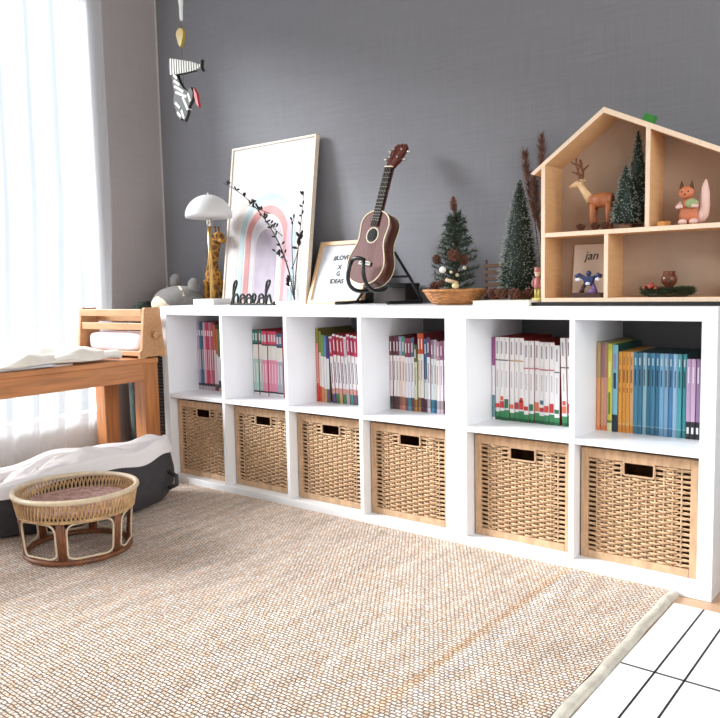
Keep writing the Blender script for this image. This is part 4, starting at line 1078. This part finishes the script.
for k in range(NP):
    a0 = 2 * PI * k / NP
    lg = MB()
    for da in (-.055, 0, .055):
        lg.tube([(.158 * C(a0 + da), .158 * S(a0 + da), .012), (.165 * C(a0 + da * .9), .165 * S(a0 + da * .9), .075), (.172 * C(a0 + da * .9), .172 * S(a0 + da * .9), .142)], .0062 if da == 0 else .0048, 8)
    lg.build('leg', rdark, t)
    # cane loop between this leg and the next
    a1 = a0 + 2 * PI / NP; lo = MB(); pts = []
    A0 = a0 + .10; A1 = a1 - .10; z0_, z1_ = .022, .132; cr = .030; ca_ = cr / .19
    for (aa, zc, s0) in ((A1 - ca_, z1_ - cr, 0), (A0 + ca_, z1_ - cr, 90), (A0 + ca_, z0_ + cr * .5, 180), (A1 - ca_, z0_ + cr * .5, 270)):
        for q in range(6):
            th = math.radians(s0 + 18 * q); an_ = aa + ca_ * C(th); z = zc + (cr if s0 < 180 else cr * .5) * S(th); r = .160 + .012 * (z / .14)
            pts.append((r * C(an_), r * S(an_), z))
    lo.tube(pts, .0034, 7, closed=True).build('cane_loop', rpale, t)

# ------------------------------------------------------------------ jute rug
jm, nt, b = newmat('jute_weave'); N = nt.nodes; L = nt.links
tc = N.new('ShaderNodeTexCoord')
nzd = N.new('ShaderNodeTexNoise'); nzd.inputs['Scale'].default_value = 60; nzd.inputs['Detail'].default_value = 2
L.new(tc.outputs['Object'], nzd.inputs['Vector'])
vsub = N.new('ShaderNodeVectorMath'); vsub.operation = 'MULTIPLY_ADD'; vsub.inputs[1].default_value = (.010, .010, .010)
L.new(nzd.outputs['Color'], vsub.inputs[0]); L.new(tc.outputs['Object'], vsub.inputs[2])
br = N.new('ShaderNodeTexBrick'); br.inputs['Scale'].default_value = 1; br.inputs['Brick Width'].default_value = .0128; br.inputs['Row Height'].default_value = .0098
br.inputs['Mortar Size'].default_value = .0020; br.inputs['Mortar Smooth'].default_value = 1.0; br.offset = .5; br.inputs['Bias'].default_value = 0
br.inputs['Color1'].default_value = (*lin((250, 240, 232)), 1); br.inputs['Color2'].default_value = (*lin((234, 205, 180)), 1); br.inputs['Mortar'].default_value = (*lin((160, 120, 94)), 1)
L.new(vsub.outputs[0], br.inputs['Vector'])
# fibre streaks
mp2 = N.new('ShaderNodeMapping'); mp2.inputs['Scale'].default_value = (6, 1, 1); L.new(tc.outputs['Object'], mp2.inputs[0])
n2 = N.new('ShaderNodeTexNoise'); n2.inputs['Scale'].default_value = 5; n2.inputs['Detail'].default_value = 5; L.new(mp2.outputs[0], n2.inputs['Vector'])
mr = N.new('ShaderNodeMapRange'); mr.inputs[1].default_value = .3; mr.inputs[2].default_value = .7; mr.inputs[3].default_value = .80; mr.inputs[4].default_value = 1.15
L.new(n2.outputs['Fac'], mr.inputs[0])
mu = N.new('ShaderNodeMix'); mu.data_type = 'RGBA'; mu.blend_type = 'MULTIPLY'; mu.inputs[0].default_value = 1
L.new(br.outputs['Color'], mu.inputs[6])
L.new(mr.outputs[0], mu.inputs[7])
# cream and brown stripes woven along Y
sx = N.new('ShaderNodeSeparateXYZ'); L.new(tc.outputs['Object'], sx.inputs[0])
def stripe(prev, xc, hw, rgb, fac):
    s1 = N.new('ShaderNodeMath'); s1.operation = 'SUBTRACT'; L.new(sx.outputs['X'], s1.inputs[0]); s1.inputs[1].default_value = xc
    s2 = N.new('ShaderNodeMath'); s2.operation = 'ABSOLUTE'; L.new(s1.outputs[0], s2.inputs[0])
    s3 = N.new('ShaderNodeMapRange'); s3.inputs[1].default_value = hw; s3.inputs[2].default_value = hw * .6; s3.inputs[3].default_value = 0; s3.inputs[4].default_value = fac
    L.new(s2.outputs[0], s3.inputs[0])
    m_ = N.new('ShaderNodeMix'); m_.data_type = 'RGBA'; m_.blend_type = 'MULTIPLY'; L.new(s3.outputs[0], m_.inputs[0]); L.new(prev, m_.inputs[6]); m_.inputs[7].default_value = (*rgb, 1)
    return m_.outputs[2]
cur = stripe(mu.outputs[2], 1.885, .028, (1.05, 1.12, 1.2), 1)
cur = stripe(cur, 1.842, .014, (.95, .80, .65), .8)
L.new(cur, b.inputs['Base Color']); b.inputs['Roughness'].default_value = .75
b.inputs['Specular IOR Level'].default_value = .35
bp = N.new('ShaderNodeBump'); bp.inputs['Strength'].default_value = 1; bp.inputs['Distance'].default_value = .006
inv = N.new('ShaderNodeMath'); inv.operation = 'SUBTRACT'; inv.inputs[0].default_value = 1; L.new(br.outputs['Fac'], inv.inputs[1])
L.new(inv.outputs[0], bp.inputs['Height']); L.new(bp.outputs[0], b.inputs['Normal'])
t = thing('jute_rug', 'large natural jute rug with a cream stripe, covering the floor before the shelves', 'rug', (0, 0, 0))
RX0, RX1, RY0, RY1 = -.262, 2.124, -3.0, -.012
def rugf(u, v):
    x = RX0 + (RX1 - RX0) * u; y = RY0 + (RY1 - RY0) * v
    if v == 1: y += .004 * S(x * 90)
    return (x, y, .0135 + .0012 * S(x * 7) * S(y * 5))
rg = MB().grid(160, 120, rugf)
top = rg.build('weave', jm, t, fixn=False)
MB().box(RX0, RX1, RY0, RY1, 0.0005, .0105).build('backing', M('jute_backing', (150, 116, 84), .9), t)
eb = MB(); x = RX0
re = random.Random(2)
while x < RX1 - .01:
    eb.ell((x, RY1 + re.uniform(-.002, .002), .0085), .0085, .006, .0068, 7, 5); x += .0165
eb.build('edge_braid', M('jute_edge', (206, 170, 132), .8, .2, 60), t, fixn=False)
def bind(u, v):
    a = PI * v; y = RY0 + (RY1 + .004 - RY0) * u; xc = 2.134 + .0025 * S(y * 9) + .0015 * S(y * 31)
    return (xc - .015 * C(a), y, .0015 + .014 * S(a) ** .7 + .0008 * S(y * 60) * S(a))
MB().grid(240, 9, bind).build('binding', M('binding_sage', (206, 199, 186), .8, .12, 40, .4, 200), t, fixn=False)

# ------------------------------------------------------------------ white play mat with black lines
mm = M('mat_white', (252, 253, 255), .5, .01, 60, .2, 180); ml = M('mat_line', (20, 20, 22), .5)
m_ = MB().box(2.156, 3.5, -2.6, -.078, 0, .010, 0)
for xc in (2.228, 2.288, 2.74, 2.80, 3.25): m_.box(xc - .0022, xc + .0022, -2.6, -.078, .0096, .0104, 1)
for yc in (-.465, -.93, -1.0, -1.5): m_.box(2.156, 3.5, yc - .003, yc + .003, .0096, .0104, 1)
tag(m_.build('play_mat', [mm, ml]), 'white play mat with thin black grid lines beside the jute rug', 'mat')

# ------------------------------------------------------------------ light
w = bpy.data.worlds.new('world'); scn.world = w; w.use_nodes = True
bg = w.node_tree.nodes['Background']; bg.inputs[0].default_value = (.87, .93, 1.0, 1); bg.inputs[1].default_value = 1.32
def area(name, loc, rot, sx, sy, e, col):
    l = bpy.data.lights.new(name, 'AREA'); l.shape = 'RECTANGLE'; l.size = sx; l.size_y = sy; l.energy = e; l.color = col
    o = bpy.data.objects.new(name, l); COL.objects.link(o); o.location = loc; o.rotation_euler = rot; return o
area('daylight_left', (XL - .45, (WY0 + WY1) / 2 - .1, (WZ0 + WZ1) / 2 + .15), (0, -PI / 2 + .12, 0), 2.0, 2.2, 13, (.92, .96, 1.0))
sun = bpy.data.lights.new('sun', 'SUN'); sun.energy = 21; sun.angle = math.radians(24); sun.color = (.97, .98, 1)
so_ = bpy.data.objects.new('sun', sun); COL.objects.link(so_); az, el = math.radians(31), math.radians(27)
so_.rotation_euler = Vector((C(az) * C(el), S(az) * C(el), -S(el))).to_track_quat('-Z', 'Y').to_euler(); so_.location = (-3, -2, 3)
area('fill_right', (XR + .4, (RY0_ + RY1_) / 2, (FZ0 + FZ1) / 2 + .1), (0, PI / 2 - .1, 0), 1.6, 2.0, 92, (1.0, .98, .97))  # added fill light outside the unseen right-hand window

# ------------------------------------------------------------------ camera
F_, yaw, pit, rol = 769.14, .6690, .0952, -.0205
cam_loc = Vector((2.7136, -2.0597, .8352))
fwd = Vector((-S(yaw) * C(pit), C(yaw) * C(pit), -S(pit))); r0 = Vector((C(yaw), S(yaw), 0)); u0 = r0.cross(fwd)
R_ = r0 * C(rol) + u0 * S(rol); U_ = u0 * C(rol) - r0 * S(rol)
cd = bpy.data.cameras.new('camera'); cd.sensor_fit = 'HORIZONTAL'; cd.sensor_width = 36; cd.lens = F_ / 720 * 36; cd.clip_start = .02
co = bpy.data.objects.new('camera', cd); COL.objects.link(co)
co.matrix_world = Matrix(((R_.x, U_.x, -fwd.x, cam_loc.x), (R_.y, U_.y, -fwd.y, cam_loc.y), (R_.z, U_.z, -fwd.z, cam_loc.z), (0, 0, 0, 1)))
scn.camera = co
scn.view_settings.view_transform = 'Standard'; scn.view_settings.look = 'None'; scn.view_settings.gamma = 1
scn.view_settings.use_curve_mapping = False
scn.view_settings.exposure = -.52
